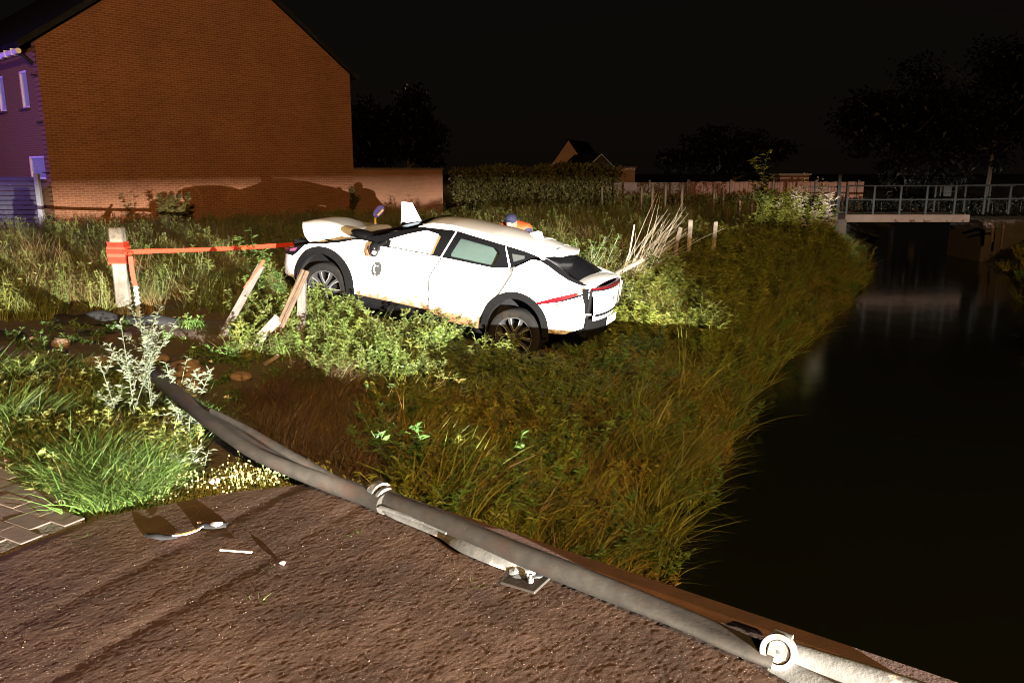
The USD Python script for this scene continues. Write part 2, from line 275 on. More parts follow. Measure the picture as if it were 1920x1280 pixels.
def leaves(rng, P, D, L, W):
    """One folded leaf at each P pointing along D."""
    n = len(P); D = D / np.linalg.norm(D, axis=1, keepdims=True); s = np.cross(D, rng.normal(0, .35, (n, 3)) + [0, 0, 1]); s /= np.maximum(np.linalg.norm(s, axis=1, keepdims=True), 1e-6); u = np.cross(s, D)
    L = L * rng.uniform(.6, 1.25, (n, 1)); W = W * rng.uniform(.7, 1.2, (n, 1))
    v = np.stack([P, P + D * L * .45 + s * W / 2 + u * W * .18, P + D * L - u * L * .15, P + D * L * .45 - s * W / 2 + u * W * .18], 1).reshape(-1, 3)
    i = np.arange(n) * 4
    return trimesh.Trimesh(v, np.vstack([np.stack([i, i + 1, i + 2], 1), np.stack([i, i + 2, i + 3], 1)]), process=False)
def stems(rng, n, h, r, lean, nl, L, W, sw=.005, branch=0, up=.5, lo=.12):
    """Leafy stems: (stem mesh, leaf mesh)."""
    S, PP, DD = [], [], []
    for k in range(n):
        a = rng.uniform(0, 2 * np.pi); b = rng.uniform(0, 2 * np.pi); R = r * math.sqrt(rng.random()); hh = h * rng.uniform(.6, 1.1); ln = lean * rng.uniform(.2, 1.2)
        t = np.linspace(0, 1, 6); base = V3(R * math.cos(b), R * math.sin(b), -.02); d = V3(math.cos(a), math.sin(a), 0)
        path = base + d * (hh * ln * t ** 1.4)[:, None] + V3(0, 0, 1) * (hh * t)[:, None]; paths = [(path, 1.0)]
        for j in range(branch):
            t0 = rng.uniform(.25, .8); p0 = base + d * hh * ln * t0 ** 1.4 + V3(0, 0, hh * t0); a2 = rng.uniform(0, 2 * np.pi); bl = hh * rng.uniform(.25, .45) * (1.1 - t0 * .6)
            tt = np.linspace(0, 1, 4)[:, None]; paths.append((p0 + V3(math.cos(a2), math.sin(a2), 0) * bl * .6 * tt + V3(0, 0, 1) * bl * (tt * .5 + .4 * tt ** 2), .6))
        for path, sc in paths:
            S.append(tube(path, np.linspace(sw, sw * .4, len(path)) * sc, n=3, cap=False, up=(.3, .9, .1)))
            m = max(3, int(nl * sc)); tt = lo + (1 - lo) * np.sort(rng.random(m)); Q = np.stack([np.interp(tt, np.linspace(0, 1, len(path)), path[:, q]) for q in range(3)], 1)
            aa = rng.uniform(0, 2 * np.pi, m); D = np.stack([np.cos(aa), np.sin(aa), rng.uniform(up - .5, up + .4, m)], 1); PP.append(Q); DD.append(D)
    return cat(S), leaves(rng, np.vstack(PP), np.vstack(DD), L, W)
def scatter(name, protos, P, rng, smin=.7, smax=1.25, kind='stuff', tilt=.12, label=None):
    """A PointInstancer of the prototype meshes (a list of (mesh, material) lists)."""
    pi = UsdGeom.PointInstancer.Define(stage, '/World/' + name); targets = []
    for k, parts in enumerate(protos):
        pp = f'/World/{name}/prototypes/{name}_tuft_{k:03d}'; UsdGeom.Xform.Define(stage, pp)
        for j, (me, ma) in enumerate(parts): usdkit.mesh(stage, f'{pp}/blade_{j:03d}', me, ma, False)
        targets.append(pp)
    pi.CreatePrototypesRel().SetTargets(targets); n = len(P)
    pi.CreatePositionsAttr(Vt.Vec3fArray.FromNumpy(P.astype(np.float32))); pi.CreateProtoIndicesAttr(Vt.IntArray.FromNumpy(rng.integers(0, len(protos), n).astype(np.int32)))
    a = rng.uniform(0, 2 * np.pi, n); ax = rng.normal(0, tilt, (n, 2)); o = np.stack([np.cos(a / 2), ax[:, 0] / 2, ax[:, 1] / 2, np.sin(a / 2)], 1); o /= np.linalg.norm(o, axis=1, keepdims=True)
    pi.CreateOrientationsAttr(Vt.QuathArray([Gf.Quath(float(w), float(x), float(y), float(z)) for w, x, y, z in o]))
    s = rng.uniform(smin, smax, n); pi.CreateScalesAttr(Vt.Vec3fArray.FromNumpy(np.stack([s, s, s * rng.uniform(.85, 1.15, n)], 1).astype(np.float32)))
    tag(pi, label, kind=kind); return pi
CAR_R = np.array([[-.9271, -.3456, .1449], [.3455, -.938, -.027], [.1452, .0251, .9891]]); CAR_T = V3(-1.051, 11.523, -.502)
def in_car(P, mx=2.3, my=.9):
    q = (np.c_[P[:, :2], P[:, 2]] - CAR_T) @ CAR_R; return (np.abs(q[:, 0]) < mx) & (np.abs(q[:, 1]) < my)
BLOCK = ROAD.union(PAVE).buffer(.07)
def sample(rng, poly, n, keepf=None, clump=0, car=True, zmin=-1.52):
    poly = Polygon(poly) if not isinstance(poly, Polygon) else poly; x0, y0, x1, y1 = poly.bounds; out = []
    P = np.c_[rng.uniform(x0, x1, n * 4), rng.uniform(y0, y1, n * 4)]
    ok = shapely.contains_xy(poly, P[:, 0], P[:, 1]) & ~shapely.contains_xy(BLOCK, P[:, 0], P[:, 1]); P = P[ok]
    if clump: P = P[meshkit.fbm(np.c_[P * 1.3, P[:, :1] * 0], 3, 21) > clump * rng.uniform(.5, 1.1, len(P))]
    z = ground_z(P[:, 0], P[:, 1]); P = np.c_[P, z]; P = P[z > zmin]
    if keepf is not None: P = P[keepf(P)]
    if car: P = P[~in_car(P)]
    return P[:n]
HOUSE_K = V3(-12.394, 21.842, 0); HD = V3(.67706, .73593, 0); HF = V3(-.73593, .67706, 0)
def front_of_house(P):  # not inside the house or behind the garden wall line
    return ((P[:, 0] - HOUSE_K[0]) * .73593 - (P[:, 1] - HOUSE_K[1]) * .67706) > .12

rng = np.random.default_rng(11)
lawn = [[(blades(rng, 40, .15, .09, .5, .7, .0055), M['lawn'])] for _ in range(3)]
for _ in range(3):
    s, l = stems(rng, 5, .15, .09, .6, 12, .04, .022); lawn.append([(cat([s, l]), M['weed']), (blades(rng, 14, .16, .1, .6, .6, .005), M['weed'])])
lawn.append([(blades(rng, 22, .2, .1, .6, .5, .004), M['dry'])])
scatter('verge_grass', lawn, sample(rng, [(-3.5, 4.55), (-2.12, 3.62), (-1.85, 4.0), (-2.0, 4.8), (-2.6, 5.6), (-3.3, 6.6), (-6, 7.3), (-9, 7.6), (-9, 5.5), (-5, 5.5)], 1250, clump=.44), rng, .5, 1.3)
longl = [[(blades(rng, 60, .27, .10, .5, .75, .007), M['lawn'])] for _ in range(3)]
scatter('verge_tall_grass', longl, np.vstack([sample(rng, Point(c).buffer(r), n) for c, r, n in (((-2.08, 3.98), .22, 46), ((-2.5, 4.25), .22, 36), ((-2.4, 5.6), .25, 16), ((-3.3, 4.9), .3, 24), ((-2.75, 5.3), .3, 16), ((-4.2, 5.9), .5, 30), ((-3.7, 6.5), .4, 20))]), rng, .7, 1.2)
wd = []
for _ in range(4):
    s, l = stems(rng, 7, .5, .14, .35, 16, .055, .02); wd.append([(cat([s, l]), M['weed']), (blades(rng, 34, .46, .16, .3, .55, .007), M['weed'])])
for _ in range(2): wd.append([(blades(rng, 40, .6, .13, .2, .35, .006), M['dry'])])
for _ in range(2): wd.append([(blades(rng, 55, .5, .18, .3, .6, .008), M['weed'])])
PL = sample(rng, [(-15, 20), (-12, 11), (-8.6, 9.2), (-5.2, 9.6), (-3.6, 10.3), (-3.1, 12.2), (-1, 13.2), (-1, 29), (-6, 28.6), (-12.3, 21.6)], 3300, front_of_house, clump=.36)
scatter('weed_field', wd, PL, rng, .55, 1.15)
PL = sample(rng, [(-1.2, 13.2), (1.3, 12.0), (2.3, 11.6), (5.5, 18), (11, 28), (13, 33), (-1, 33)], 2600, front_of_house)
scatter('weed_field_behind', wd, PL, rng, .7, 1.35)
fr = []
for _ in range(5):
    s, l = stems(rng, 8, .42, .15, .45, 26, .05, .026, branch=1); fr.append([(cat([s, l]), M['leaf'])])
for _ in range(3):
    s, l = stems(rng, 5, .36, .14, .5, 18, .05, .024, branch=1); fr.append([(cat([s, l]), M['weed']), (blades(rng, 26, .42, .16, .4, .6, .007), M['weed'])])
PL = np.vstack([sample(rng, [(-2.75, 8.1), (-1.6, 7.9), (-.2, 8.3), (.6, 8.9), (.2, 9.9), (-1.3, 10.35), (-2.6, 11.0), (-3.0, 9.3)], 300, clump=.36), sample(rng, [(-3.3, 8.9), (-2.6, 7.4), (-1.2, 7.2), (.4, 8.0), (1.1, 9.0), (.5, 9.9), (-3.0, 11.2)], 110, clump=.3)])
scatter('leafy_weeds', fr, PL, rng, .45, 1.2)
M['bankb'] = G('bank_blade_yellow', (.14, .118, .022), .5); M['rust'] = G('rusty_blade', (.15, .07, .022), .4)
bk = [[(blades(rng, 44, .50, .17, .5, .5, .0095, seg=4, wind=(.2, -.1)), M['bank'])] for _ in range(3)]
bk += [[(blades(rng, 34, .55, .16, .55, .55, .0105, seg=4, wind=(.25, 0)), M['bankb']), (blades(rng, 6, .6, .14, .6, .5, .006), M['rust'])] for _ in range(2)]
bk += [[(blades(rng, 30, .34, .18, .7, .6, .008, seg=4), M['rust']), (blades(rng, 16, .4, .16, .5, .5, .009), M['bank'])]]
for m_ in ('bank', 'greenweed', 'bankb'):
    s, l = stems(rng, 8, .42, .18, .55, 24, .06, .022, branch=1); bk.append([(cat([s, l]), M[m_]), (blades(rng, 18, .42, .15, .6, .6, .008), M['bank'])])
strip = [(wl(y) + .25, y) for y in np.r_[2, 3, 4.2, 5, 6, 7, 8, 9, 10, 11, 12, 14, 16, 18, 21, 24, 27]] + [(9.2, 27), (5.0, 19), (2.6, 13.2), (1.9, 11.6), (.7, 9.6), (.3, 8.9), (-1.2, 7.7), (-1.4, 6.6), (-.75, 5.4), (-.7, 4.3), (.6, 3.0)]
scatter('bank_grass', bk, sample(rng, strip, 4300, clump=.30, zmin=-1.56), rng, .55, 1.15)
PL = np.vstack([sample(rng, [(1.2, 11.8), (2.0, 13.0), (4.2, 17.2), (7.5, 23.5), (9.2, 26), (10.6, 25), (8.6, 21.5), (6.0, 17), (4.0, 13.2), (2.9, 10.6)], 1000)])
cr = []
for _ in range(4):
    s, l = stems(rng, 9, .6, .2, .4, 34, .075, .02, branch=1); cr.append([(cat([s, l]), M['bank']), (blades(rng, 40, .62, .2, .45, .7, .008), M['bank']), (blades(rng, 5, .8, .15, .3, .4, .005), M['dry'])])
scatter('bank_crest_growth', cr, PL, rng, .6, 1.25)
scatter('abutment_grass', bk, sample(rng, [(9.3, 25), (11.3, 24.6), (12.1, 26.6), (11.6, 27.4), (9.5, 27.6)], 120), rng, .9, 1.6)
PL = sample(rng, Polygon([(.6, 9.6), (1.75, 10.0), (1.9, 11.6), (1.0, 11.2), (.5, 10.6)]), 90, car=False); scatter('tail_grass', bk, PL, rng, .55, .85)
reed = [[(blades(rng, 18, .75, .12, .5, .45, .017, seg=6, wind=(.5, -.1)), M['bank'])] for _ in range(3)]
PL = np.vstack([sample(rng, Point(c).buffer(r), n, zmin=-1.6) for c, r, n in (((1.35, 6.2), .35, 12), ((1.6, 7.2), .5, 18), ((1.0, 7.9), .5, 9), ((2.7, 9.6), .6, 14), ((3.8, 12.6), .7, 12))])
scatter('reed_clumps', reed, PL, rng, .6, 1.1)
pt = [[(blades(rng, 34, .3, .14, .4, .6, .006), M['pit'])] for _ in range(3)]
scatter('pit_grass', pt, sample(rng, [(-2.4, 6.6), (-1.4, 5.0), (-.9, 4.5), (-.8, 5.5), (-1.3, 6.7), (-1.0, 7.9), (-2.2, 8.0)], 260, clump=.3), rng, .6, 1.2)
sp = []
for _ in range(3):
    s, l = stems(rng, 5, .16, .1, .5, 12, .045, .028); sp.append([(cat([s, l]), M['greenweed']), (blades(rng, 18, .16, .1, .4, .5, .006), M['lawn'])])
scatter('soil_weeds', sp, sample(rng, [(-7.5, 8.2), (-4.5, 6.9), (-2.5, 6.4), (-2.0, 7.2), (-2.7, 8.3), (-3.6, 9.3), (-6, 9.3), (-9, 9.1)], 85, clump=.47), rng, .4, 1.0)
fl = []
for _ in range(4):
    n = 34; b = rng.uniform(-.09, .09, (n, 2)); hh = rng.uniform(.03, .10, n); S = [tube([V3(b[k, 0], b[k, 1], -.01), V3(b[k, 0] + .008, b[k, 1], hh[k])], .0012, n=3, cap=False, up=(0, 1, 0)) for k in range(n)]
    H = []
    for k in range(n):
        c = trimesh.creation.icosphere(0, .0062); c.apply_scale((1, 1, 1.25)); c.apply_translation((b[k, 0] + .008, b[k, 1], hh[k])); H.append(c)
    fl.append([(cat(H), M['flower']), (cat(S + [leaves(rng, np.c_[b, hh * .4], rng.normal(0, 1, (n, 3)) + [0, 0, .4], .025, .014)]), M['leaf'])])
scatter('white_flower_cover', fl, np.vstack([sample(rng, [(-1.75, 4.0), (-1.45, 4.0), (-1.0, 4.16), (-.85, 4.22), (-1.25, 4.55), (-1.6, 4.5)], 62), sample(rng, [(-1.9, 3.85), (-1.6, 3.95), (-1.6, 4.35), (-1.9, 4.2)], 14)]), rng, .6, 1.1)
scatter('right_bank_grass', bk, sample(rng, [(wr(y) - .1, y) for y in (6, 9, 12, 16, 20, 26)] + [(25, 26), (19, 18), (14, 8)], 700), rng, .6, 1.1)

# individual plants
def plant(name, label, cat_, loc, st, m_leaf, m_stem=None, rz=0, group=None):
    t = thing(name, label, cat_, loc, rz, group); obj('stem', st[0], m_stem or m_leaf, t); obj('foliage', st[1], m_leaf, t); return t
gz1 = lambda x, y: float(ground_z(np.array(x), np.array(y)))
rng = np.random.default_rng(5)
SILST = M['silver']
plant('silver_weed', 'tallest silvery white weed with one upright spire beside the end of the bent rail', 'plant', (-2.42, 5.15, gz1(-2.42, 5.15)), stems(rng, 2, 1.02, .03, .06, 60, .042, .015, branch=6, up=.6), SILST)
plant('silver_weed', 'bushy silvery white weed spreading left of the tall spire', 'plant', (-2.56, 5.05, gz1(-2.56, 5.05)), stems(rng, 4, .74, .08, .6, 34, .042, .015, branch=3, up=.6), SILST)
plant('silver_weed', 'dense silvery white weed crowded against the bent rail above the flowers', 'plant', (-2.12, 4.95, gz1(-2.12, 4.95)), stems(rng, 7, .5, .12, .45, 34, .042, .017, branch=3, up=.5), SILST)
plant('silver_weed', 'small wilted silvery weed in front of the flower patch', 'plant', (-1.86, 4.35, gz1(-1.86, 4.35)), stems(rng, 4, .22, .06, .5, 18, .045, .02, branch=1), SILST)
plant('tall_weed', 'tall green weed rising in front of the orange tape left of the car', 'plant', (-3.52, 10.75, -.2), stems(rng, 2, 1.12, .06, .08, 60, .09, .026, branch=4, up=.4), M['greenweed'])
plant('tall_weed', 'low leafy green weed leaning at the car front corner', 'plant', (-3.05, 10.35, -.25), stems(rng, 4, .62, .12, .35, 30, .075, .024, branch=2), M['greenweed'])
plant('tall_weed', 'dark spindly weed standing against the garden wall beside the house', 'plant', (-5.62, 28.75, .1), stems(rng, 2, 1.5, .08, .05, 60, .14, .05, branch=2), M['hedge'])
plant('tall_weed', 'thin wilted weed against the lit foot of the house wall', 'plant', (-10.9, 23.1, 0), stems(rng, 2, 1.3, .1, .12, 24, .12, .04), M['dry'])
plant('tall_weed', 'tall sapling with pairs of large round leaves against the dark sky', 'plant', (6.1, 20, -.2), stems(rng, 3, 2.25, .15, .14, 26, .17, .11, branch=2, sw=.012, lo=.5), M['weed'])
plant('shrub', 'loose shrub with pale seed heads left of the bridge railing', 'shrub', (8.1, 22, -.3), stems(rng, 14, 1.75, .7, .4, 26, .13, .05, branch=2, lo=.4), M['stem'], M['weed'])
plant('shrub', 'low dark green bush at the foot of the house wall', 'shrub', (-9.3, 22.2, -.05), stems(rng, 16, 1.05, .6, .3, 40, .13, .08, branch=2), M['hedge'])
plant('shrub', 'rounded grassy bush on the bank top left of the bridge', 'shrub', (7.0, 20.5, -.3), stems(rng, 40, 1.45, .9, .3, 40, .12, .03, branch=1), M['bank'])
for i, (x, y, h, lb) in enumerate([(2.9, 15.6, 1.0, 'umbel weed with flat pale head right of the straw sheaf'), (1.35, 13.6, .95, 'pale green weed in the lit grass behind the car roof'), (1.75, 12.5, .8, 'brightly lit green weed just behind the car tail'), (3.4, 12.3, .7, 'half lit green weed clump leaning out of the bank right of the car'), (.3, 14.6, .85, 'white flowering weed behind the car roof near the crouching person')]):
    plant('bank_weed', lb, 'plant', (x, y, gz1(x, y)), stems(rng, 7, h, .22, .3, 34, .07, .028, branch=2), M['greenweed'], M['stem'])
sheaf = thing('straw_sheaf', 'sheaf of pale dry stalks leaning to the right behind the car tail', 'dry stalks', (1.95, 13.6, -.35))
S = []
for k in range(105):
    a = V3(rng.normal(0, .16), rng.normal(0, .18), rng.normal(.0, .06)); b = V3(1.0 + rng.normal(0, .26), 1.1 + rng.normal(0, .35), 1.15 + rng.normal(0, .28)) * rng.uniform(.5, 1.1); t_ = np.linspace(0, 1, 5)[:, None]
    S.append(tube(a + (b - a) * t_ + V3(.2, 0, -.25) * rng.normal(.5, .6) * t_ ** 2, np.linspace(.0052, .002, 5), n=3, cap=False))
obj('stalks', cat(S), M['stem'], sheaf)
fan = V3(.0, 0, 0)
tag(obj('single_stalk', tube([(1.85, 13.7, -.2), (2.05, 13.9, .25), (2.15, 14.1, .72)], .012, n=5), M['stem']), 'single thick pale stalk standing left of the straw sheaf', 'dry stalk')

# ------------------------------------------------------------------ house, walls, far buildings
def brick(name, c1, c2, mortar, sc=1.0):
    return usdkit.material(stage, '/World/Looks/' + name, {'g': ('texture_coordinate', {}), 'mp': ('mapping', {'rotation': (math.pi / 2, 0, 0)}), 'bt': ('brick_texture', {'color1': c1, 'color2': c2, 'mortar': mortar, 'scale': sc, 'brick_width': .21, 'row_height': .062, 'mortar_size': .007, 'mortar_smooth': .3}),
        'nz': ('noise_texture', {'scale': .6, 'detail': 6, 'roughness': .65}), 'rp': ('rgb_ramp', {'ramp': [(.3, (.78, .78, .78)), (.7, (1.1, 1.1, 1.1))]}), 'mx': ('mix_color', {'blend_type': 'multiply', 'fac': 1.0, 'use_clamp': False}), 'b': ('bump', {'strength': .6, 'distance': .008, 'invert': True}), 'p': ('principled_bsdf', {'roughness': .85, 'specular_ior_level': .25})},
        [('g.object', 'mp.vector'), ('mp.vector', 'bt.vector'), ('g.object', 'nz.vector'), ('nz.fac', 'rp.fac'), ('bt.color', 'mx.a'), ('rp.color', 'mx.b'), ('mx.result', 'p.base_color'), ('bt.fac', 'b.height'), ('b.normal', 'p.normal')], surface='p.BSDF')
M['brick'] = brick('house_brick', (.15, .055, .024), (.11, .038, .017), (.21, .12, .068))
M['brick2'] = brick('wall_brick', (.165, .073, .04), (.14, .06, .033), (.15, .085, .05))
M['roof'] = mat('roof_tile', (.010, .0095, .0095), .9, .3, 4, spec=.05)
M['white'] = mat('white_render', (.7, .68, .66), .5, .1, 3)
M['glass'] = usdkit.material(stage, '/World/Looks/window_glass', {'t': ('transparent_bsdf', {'color': (.85, .9, .9)}), 'g': ('glossy_bsdf', {'roughness': .02}), 'm': ('mix_closure', {'fac': .08})}, [('t.BSDF', 'm.closure1'), ('g.BSDF', 'm.closure2')], surface='m.closure')
# local frame of the house: x along the gable, y along the outer side -> z up; origin at the near corner
HM = Gf.Matrix4d(*HD, 0, *HF, 0, 0, 0, 1, 0, *HOUSE_K, 1)
house = thing('brick_house', 'large brick house with a blank gable wall and steep dark roof', 'house', mat=HM)
W_, EAVE, RIDGE, LEN = 9.93, 4.93, 8.35, 14.0
gable = Polygon([(0, -.3), (W_, -.3), (W_, EAVE), (W_ / 2, RIDGE), (0, EAVE)])
def upright(poly, t, y0):   # polygon in (x, z) made t thick from y0 on
    m = trimesh.creation.extrude_polygon(poly, t, engine='earcut'); v = m.vertices.copy(); m.vertices = np.c_[v[:, 0], y0 + t - v[:, 2], v[:, 1]]; return m
obj('gable_wall', upright(gable, .3, 0), M['brick'], house)
def side(poly, t, x0):      # polygon in (y, z)
    m = trimesh.creation.extrude_polygon(poly, t, engine='earcut'); v = m.vertices.copy(); m.vertices = np.c_[x0 + v[:, 2], v[:, 0], v[:, 1]]; m.invert() if m.volume < 0 else None; return m
fac = shapely.box(.3, -.3, LEN, EAVE - .12)
WIN = [(.95, 3.32, .62, .98), (2.95, 3.32, .62, .98), (.35, 1.42, 1.25, .62)]
for (a, z, w, h) in WIN: fac = fac.difference(shapely.box(a, z, a + w, z + h))
def frontm(name, c):
    return usdkit.material(stage, '/World/Looks/' + name, {'g': ('texture_coordinate', {}), 'mp': ('mapping', {'rotation': (0, math.pi / 2, math.pi / 2)}), 'bt': ('brick_texture', {'color1': c, 'color2': rgb(c, .85), 'mortar': (.2, .1, .03), 'scale': 1.0, 'brick_width': .21, 'row_height': .062, 'mortar_size': .007}),
        'p': ('principled_bsdf', {'roughness': .85})}, [('g.object', 'mp.vector'), ('mp.vector', 'bt.vector'), ('bt.color', 'p.base_color')], surface='p.BSDF')
obj('front_wall', side(fac, .28, 0), frontm('front_brick', (.13, .06, .022)), house)
obj('side_wall', side(shapely.box(.3, -.3, LEN, EAVE - .12), .28, W_ - .28), M['brick'], house); obj('back_wall', upright(gable, .3, LEN), M['brick'], house)
sl = math.atan2(RIDGE - EAVE, W_ / 2)
for s in (0, 1):
    a = V3(W_ / 2, .01, RIDGE + .06); e = V3(-.35 if s == 0 else W_ + .35, .01, EAVE - .35 * math.tan(sl) + .08)
    p0, p1 = (a, e); nrm = V3(math.sin(sl) * (-1 if s == 0 else 1), 0, math.cos(sl)) * .14
    P = np.array([p0, p1, p1 + V3(0, LEN + .4, 0), p0 + V3(0, LEN + .4, 0)]); rm = trimesh.convex.convex_hull(np.vstack([P, P + nrm])); obj('roof', rm, M['roof'], house)
gut = trimesh.creation.cylinder(.07, LEN, sections=12); gut.apply_transform(trimesh.transformations.rotation_matrix(math.pi / 2, [1, 0, 0])); gut.apply_translation((-.42, LEN / 2 - .05, EAVE - .28))
obj('gutter', cat([gut] + [box(.17, .02, .17, (-.42, k, EAVE - .28)) for k in np.arange(.3, 6, .55)]), M['white'], house, smooth=30)
obj('drain_pipe', cat([tube([(-.07, .12, z) for z in (-.2, 1.5, 3, EAVE - .55)], .05, n=10), tube([(-.07, .12, EAVE - .55), (-.3, .12, EAVE - .33)], .05, n=10)] + [box(.13, .13, .03, (-.07, .12, z)) for z in (.4, 1.6, 2.9, 4.1)]), M['galv'], house, smooth=40)
for i, (a, z, w, h) in enumerate(WIN):
    fr_ = obj('window', cat([box(.06, w, .05, (.05, a + w / 2, z + .025)), box(.06, w, .05, (.05, a + w / 2, z + h - .025)), box(.06, .05, h - .1, (.05, a + .025, z + h / 2)), box(.06, .05, h - .1, (.05, a + w - .025, z + h / 2))]), M['white'], house)
    obj('blind', box(.01, w - .1, h - .1, (.075, a + w / 2, z + h / 2)), M['white'], fr_); obj('pane', box(.006, w - .1, h - .1, (.055, a + w / 2, z + h / 2)), M['glass'], fr_)  # white sheet added behind each pane to stand in for its blue reflection
    obj('sill', box(.16, w + .1, .05, (-.02, a + w / 2, z - .026)), M['concrete'], house)
obj('base_strip', box(4.3, .02, .035, (2.3, -.011, .13)), M['dark'], house)
chalk = mat('pale_stain', (.20, .09, .048), .9, .3, 8, alt=(.165, .062, .028))
for (cx, cz, r, a0, a1) in ((3.75, .75, .42, -.5, 3.4), (5.35, .8, .30, .3, 3.3)):
    aa = np.linspace(a0, a1, 22); o = [(cx + (r + .022) * math.cos(a), cz + 1.05 * (r + .022) * math.sin(a)) for a in aa]; i_ = [(cx + (r - .022) * math.cos(a), cz + 1.05 * (r - .022) * math.sin(a)) for a in aa[::-1]]
    obj('chalky_stain', upright(Polygon(o + i_), .003, -.003), chalk, house)
gw = thing('garden_wall', 'low brick garden wall running on from the house to the hedge', 'wall', mat=HM)
obj('brickwork', upright(shapely.box(W_ + .01, -.2, W_ + 4.35, 1.69), .22, .05), M['brick2'], gw); obj('coping', box(4.36, .28, .06, (W_ + 2.19, .16, 1.72)), M['concrete'], gw)

# slatted fence in front of the house front
fence = thing('slat_fence', 'dark horizontal slat fence with pale posts at the left edge by the house', 'fence', (HOUSE_K[0] - .12, HOUSE_K[1] - .35, 0))
M['slat'] = mat('slat', (.035, .035, .037), .6, .3, 6); M['fpost'] = mat('fence_post', (.17, .17, .18), .7, .15, 5)
for k in range(3): obj('post', box(.12, .12, 1.75, (-k * 1.85 - .05, k * .1, .7), bev=.01), M['fpost'], fence)
for k in range(2):
    for j in range(12): obj('slat', box(1.70, .03, .105, (-k * 1.85 - .975, k * .1 + .05 + .004 * (j % 2), .06 + j * .125), rz=-.054, bev=.006), M['slat'], fence)
    for j in range(6): obj('clip', box(.03, .02, .03, (-k * 1.85 - 1.84, k * .1 - .02, .15 + j * .24)), M['white'], fence)  # small white blocks drawn for the row of pale dashes on the post

def hedge(name, label, P0, P1, w, h, n, m, seed, cat_='hedge'):
    r = np.random.default_rng(seed); P0, P1 = V3(*P0), V3(*P1); L = np.linalg.norm(P1 - P0); d = (P1 - P0) / L; s = V3(-d[1], d[0], 0)
    q = r.uniform(-.5, .5, (n, 3)); q[:, 1] = np.sign(q[:, 1]) * np.abs(q[:, 1] * 2) ** .35 / 2; x = (q[:, 0] + .5) * L
    hh = h * (1 + .10 * (meshkit.fbm(np.c_[x * .8, x * 0, x * 0], 3, seed) - .5) * 2); zz = r.random(n) ** .7
    P = P0 + d * x[:, None] + s * (q[:, 1] * w * (1 + .35 * (meshkit.fbm(np.c_[x * .9, zz * h * .9, x * 0], 3, seed + 1) - .5)))[:, None] + V3(0, 0, 1) * (zz * hh)[:, None]
    t = thing(name, label, cat_); obj('foliage', leaves(r, P, r.normal(0, 1, (n, 3)), .16, .09), m, t)
    obj('branches', cat([tube([P0 + d * x_ + V3(0, 0, -.1), P0 + d * (x_ + r.normal(0, .1)) + V3(0, 0, h * .85)], [.03, .01], n=5) for x_ in np.arange(.3, L, .6)]), M['bark'], t).SetCustomDataByKey('kind', 'stuff'); return t
hedge('hedge', 'long dark hedge between the garden wall and the far houses', (-2.35, 31.6, 0), (4.3, 33.0, 0), 1.3, 1.85, 9000, M['hedge'], 3)
hedge('hedge', 'low ragged shrubs before the reddish fence', (4.6, 33.2, -.1), (13, 34.5, -.1), .9, .75, 3500, M['hedge'], 8)
hedge('hedge', 'dark growth behind the footbridge railing', (10.8, 31.5, -.2), (23, 33, -.2), 1.2, .75, 3000, M['treeleaf'], 9)

gfar = brick('far_brick', (.45, .25, .16), (.4, .22, .14), (.45, .3, .2))
def far_house(label, c, w, eave, ridge, dep, rz, wall_m, slats=False):
    t = thing('far_house', label, 'house', c, rz)
    obj('gable_wall', upright(Polygon([(-w / 2, -1), (w / 2, -1), (w / 2, eave), (0, ridge), (-w / 2, eave)]), .3, 0), wall_m, t)
    obj('side_wall', cat([box(.3, dep - .4, eave + .9, (sx * (w / 2 - .16), dep / 2 + .12, eave / 2 - .5)) for sx in (-1, 1)]), wall_m, t)
    sl_ = math.atan2(ridge - eave, w / 2)
    for s_ in (-1, 1):
        P = np.array([(0, -.1, ridge + .02), (s_ * (w / 2 + .3), -.1, eave - .3 * math.tan(sl_) + .02), (s_ * (w / 2 + .3), dep, eave - .3 * math.tan(sl_) + .02), (0, dep, ridge + .02)], float)
        obj('roof', trimesh.convex.convex_hull(np.vstack([P, P + V3(s_ * math.sin(sl_), 0, math.cos(sl_)) * .12])), M['roof'], t)
    return t
far_house('far house with a plain steep brick gable above the hedge', (6.87, 100, -.5), 6.6, 1.3, 5.75, 9, -.35, gfar)
fh = far_house('small far house with pale bargeboards on a dark timber gable', (8.9, 82, -.5), 3.6, 2.15, 3.75, 8, .25, M['slat'])
for s_ in (-1, 1): obj('bargeboard', beam_box((0, -.14, 3.76), (s_ * 1.95, -.14, 2.02), .06, .16, up=(0, 1, 0)), M['white'], fh)
for k in range(-5, 6): obj('timber_batten', box(.05, .04, max(.2, (1 - abs(k) / 6) * 1.5), (k * .28, -.03, 2.1 + max(.1, (1 - abs(k) / 6) * .75))), M['oldwood'], fh)
ext = thing('lean_to', 'pale low extension beside the small far house', 'building', (11.3, 80, -1)); obj('wall', box(1.6, 3, 2.9, (0, 1.5, 1.45)), gfar, ext); obj('flat_roof', box(1.9, 3.3, .15, (0, 1.5, 2.98)), M['concrete'], ext)
M['redfence'] = mat('red_fence', (.085, .032, .017), .8, .25, 5)
t = thing('plank_fence', 'reddish brown plank fence in the distance behind the stakes', 'fence', (7.9, 36.4, -.3))
for k in range(40): obj('plank', box(.19, .025, 1.46 + .03 * math.sin(k * 2.1), (k * .2, .016 * (k % 2), .73), bev=.004), M['redfence'], t)
for k in range(5): obj('post', box(.1, .1, 1.55, (k * 1.9, -.09, .77)), M['brownwood'], t)
t = thing('panel_fence', 'grey concrete panel fence left of the red plank fence', 'fence', (4.4, 36.0, -.3))
for k in range(3): obj('post', box(.1, .12, 1.55, (k * 1.7, 0, .77), bev=.01), M['concrete'], t)
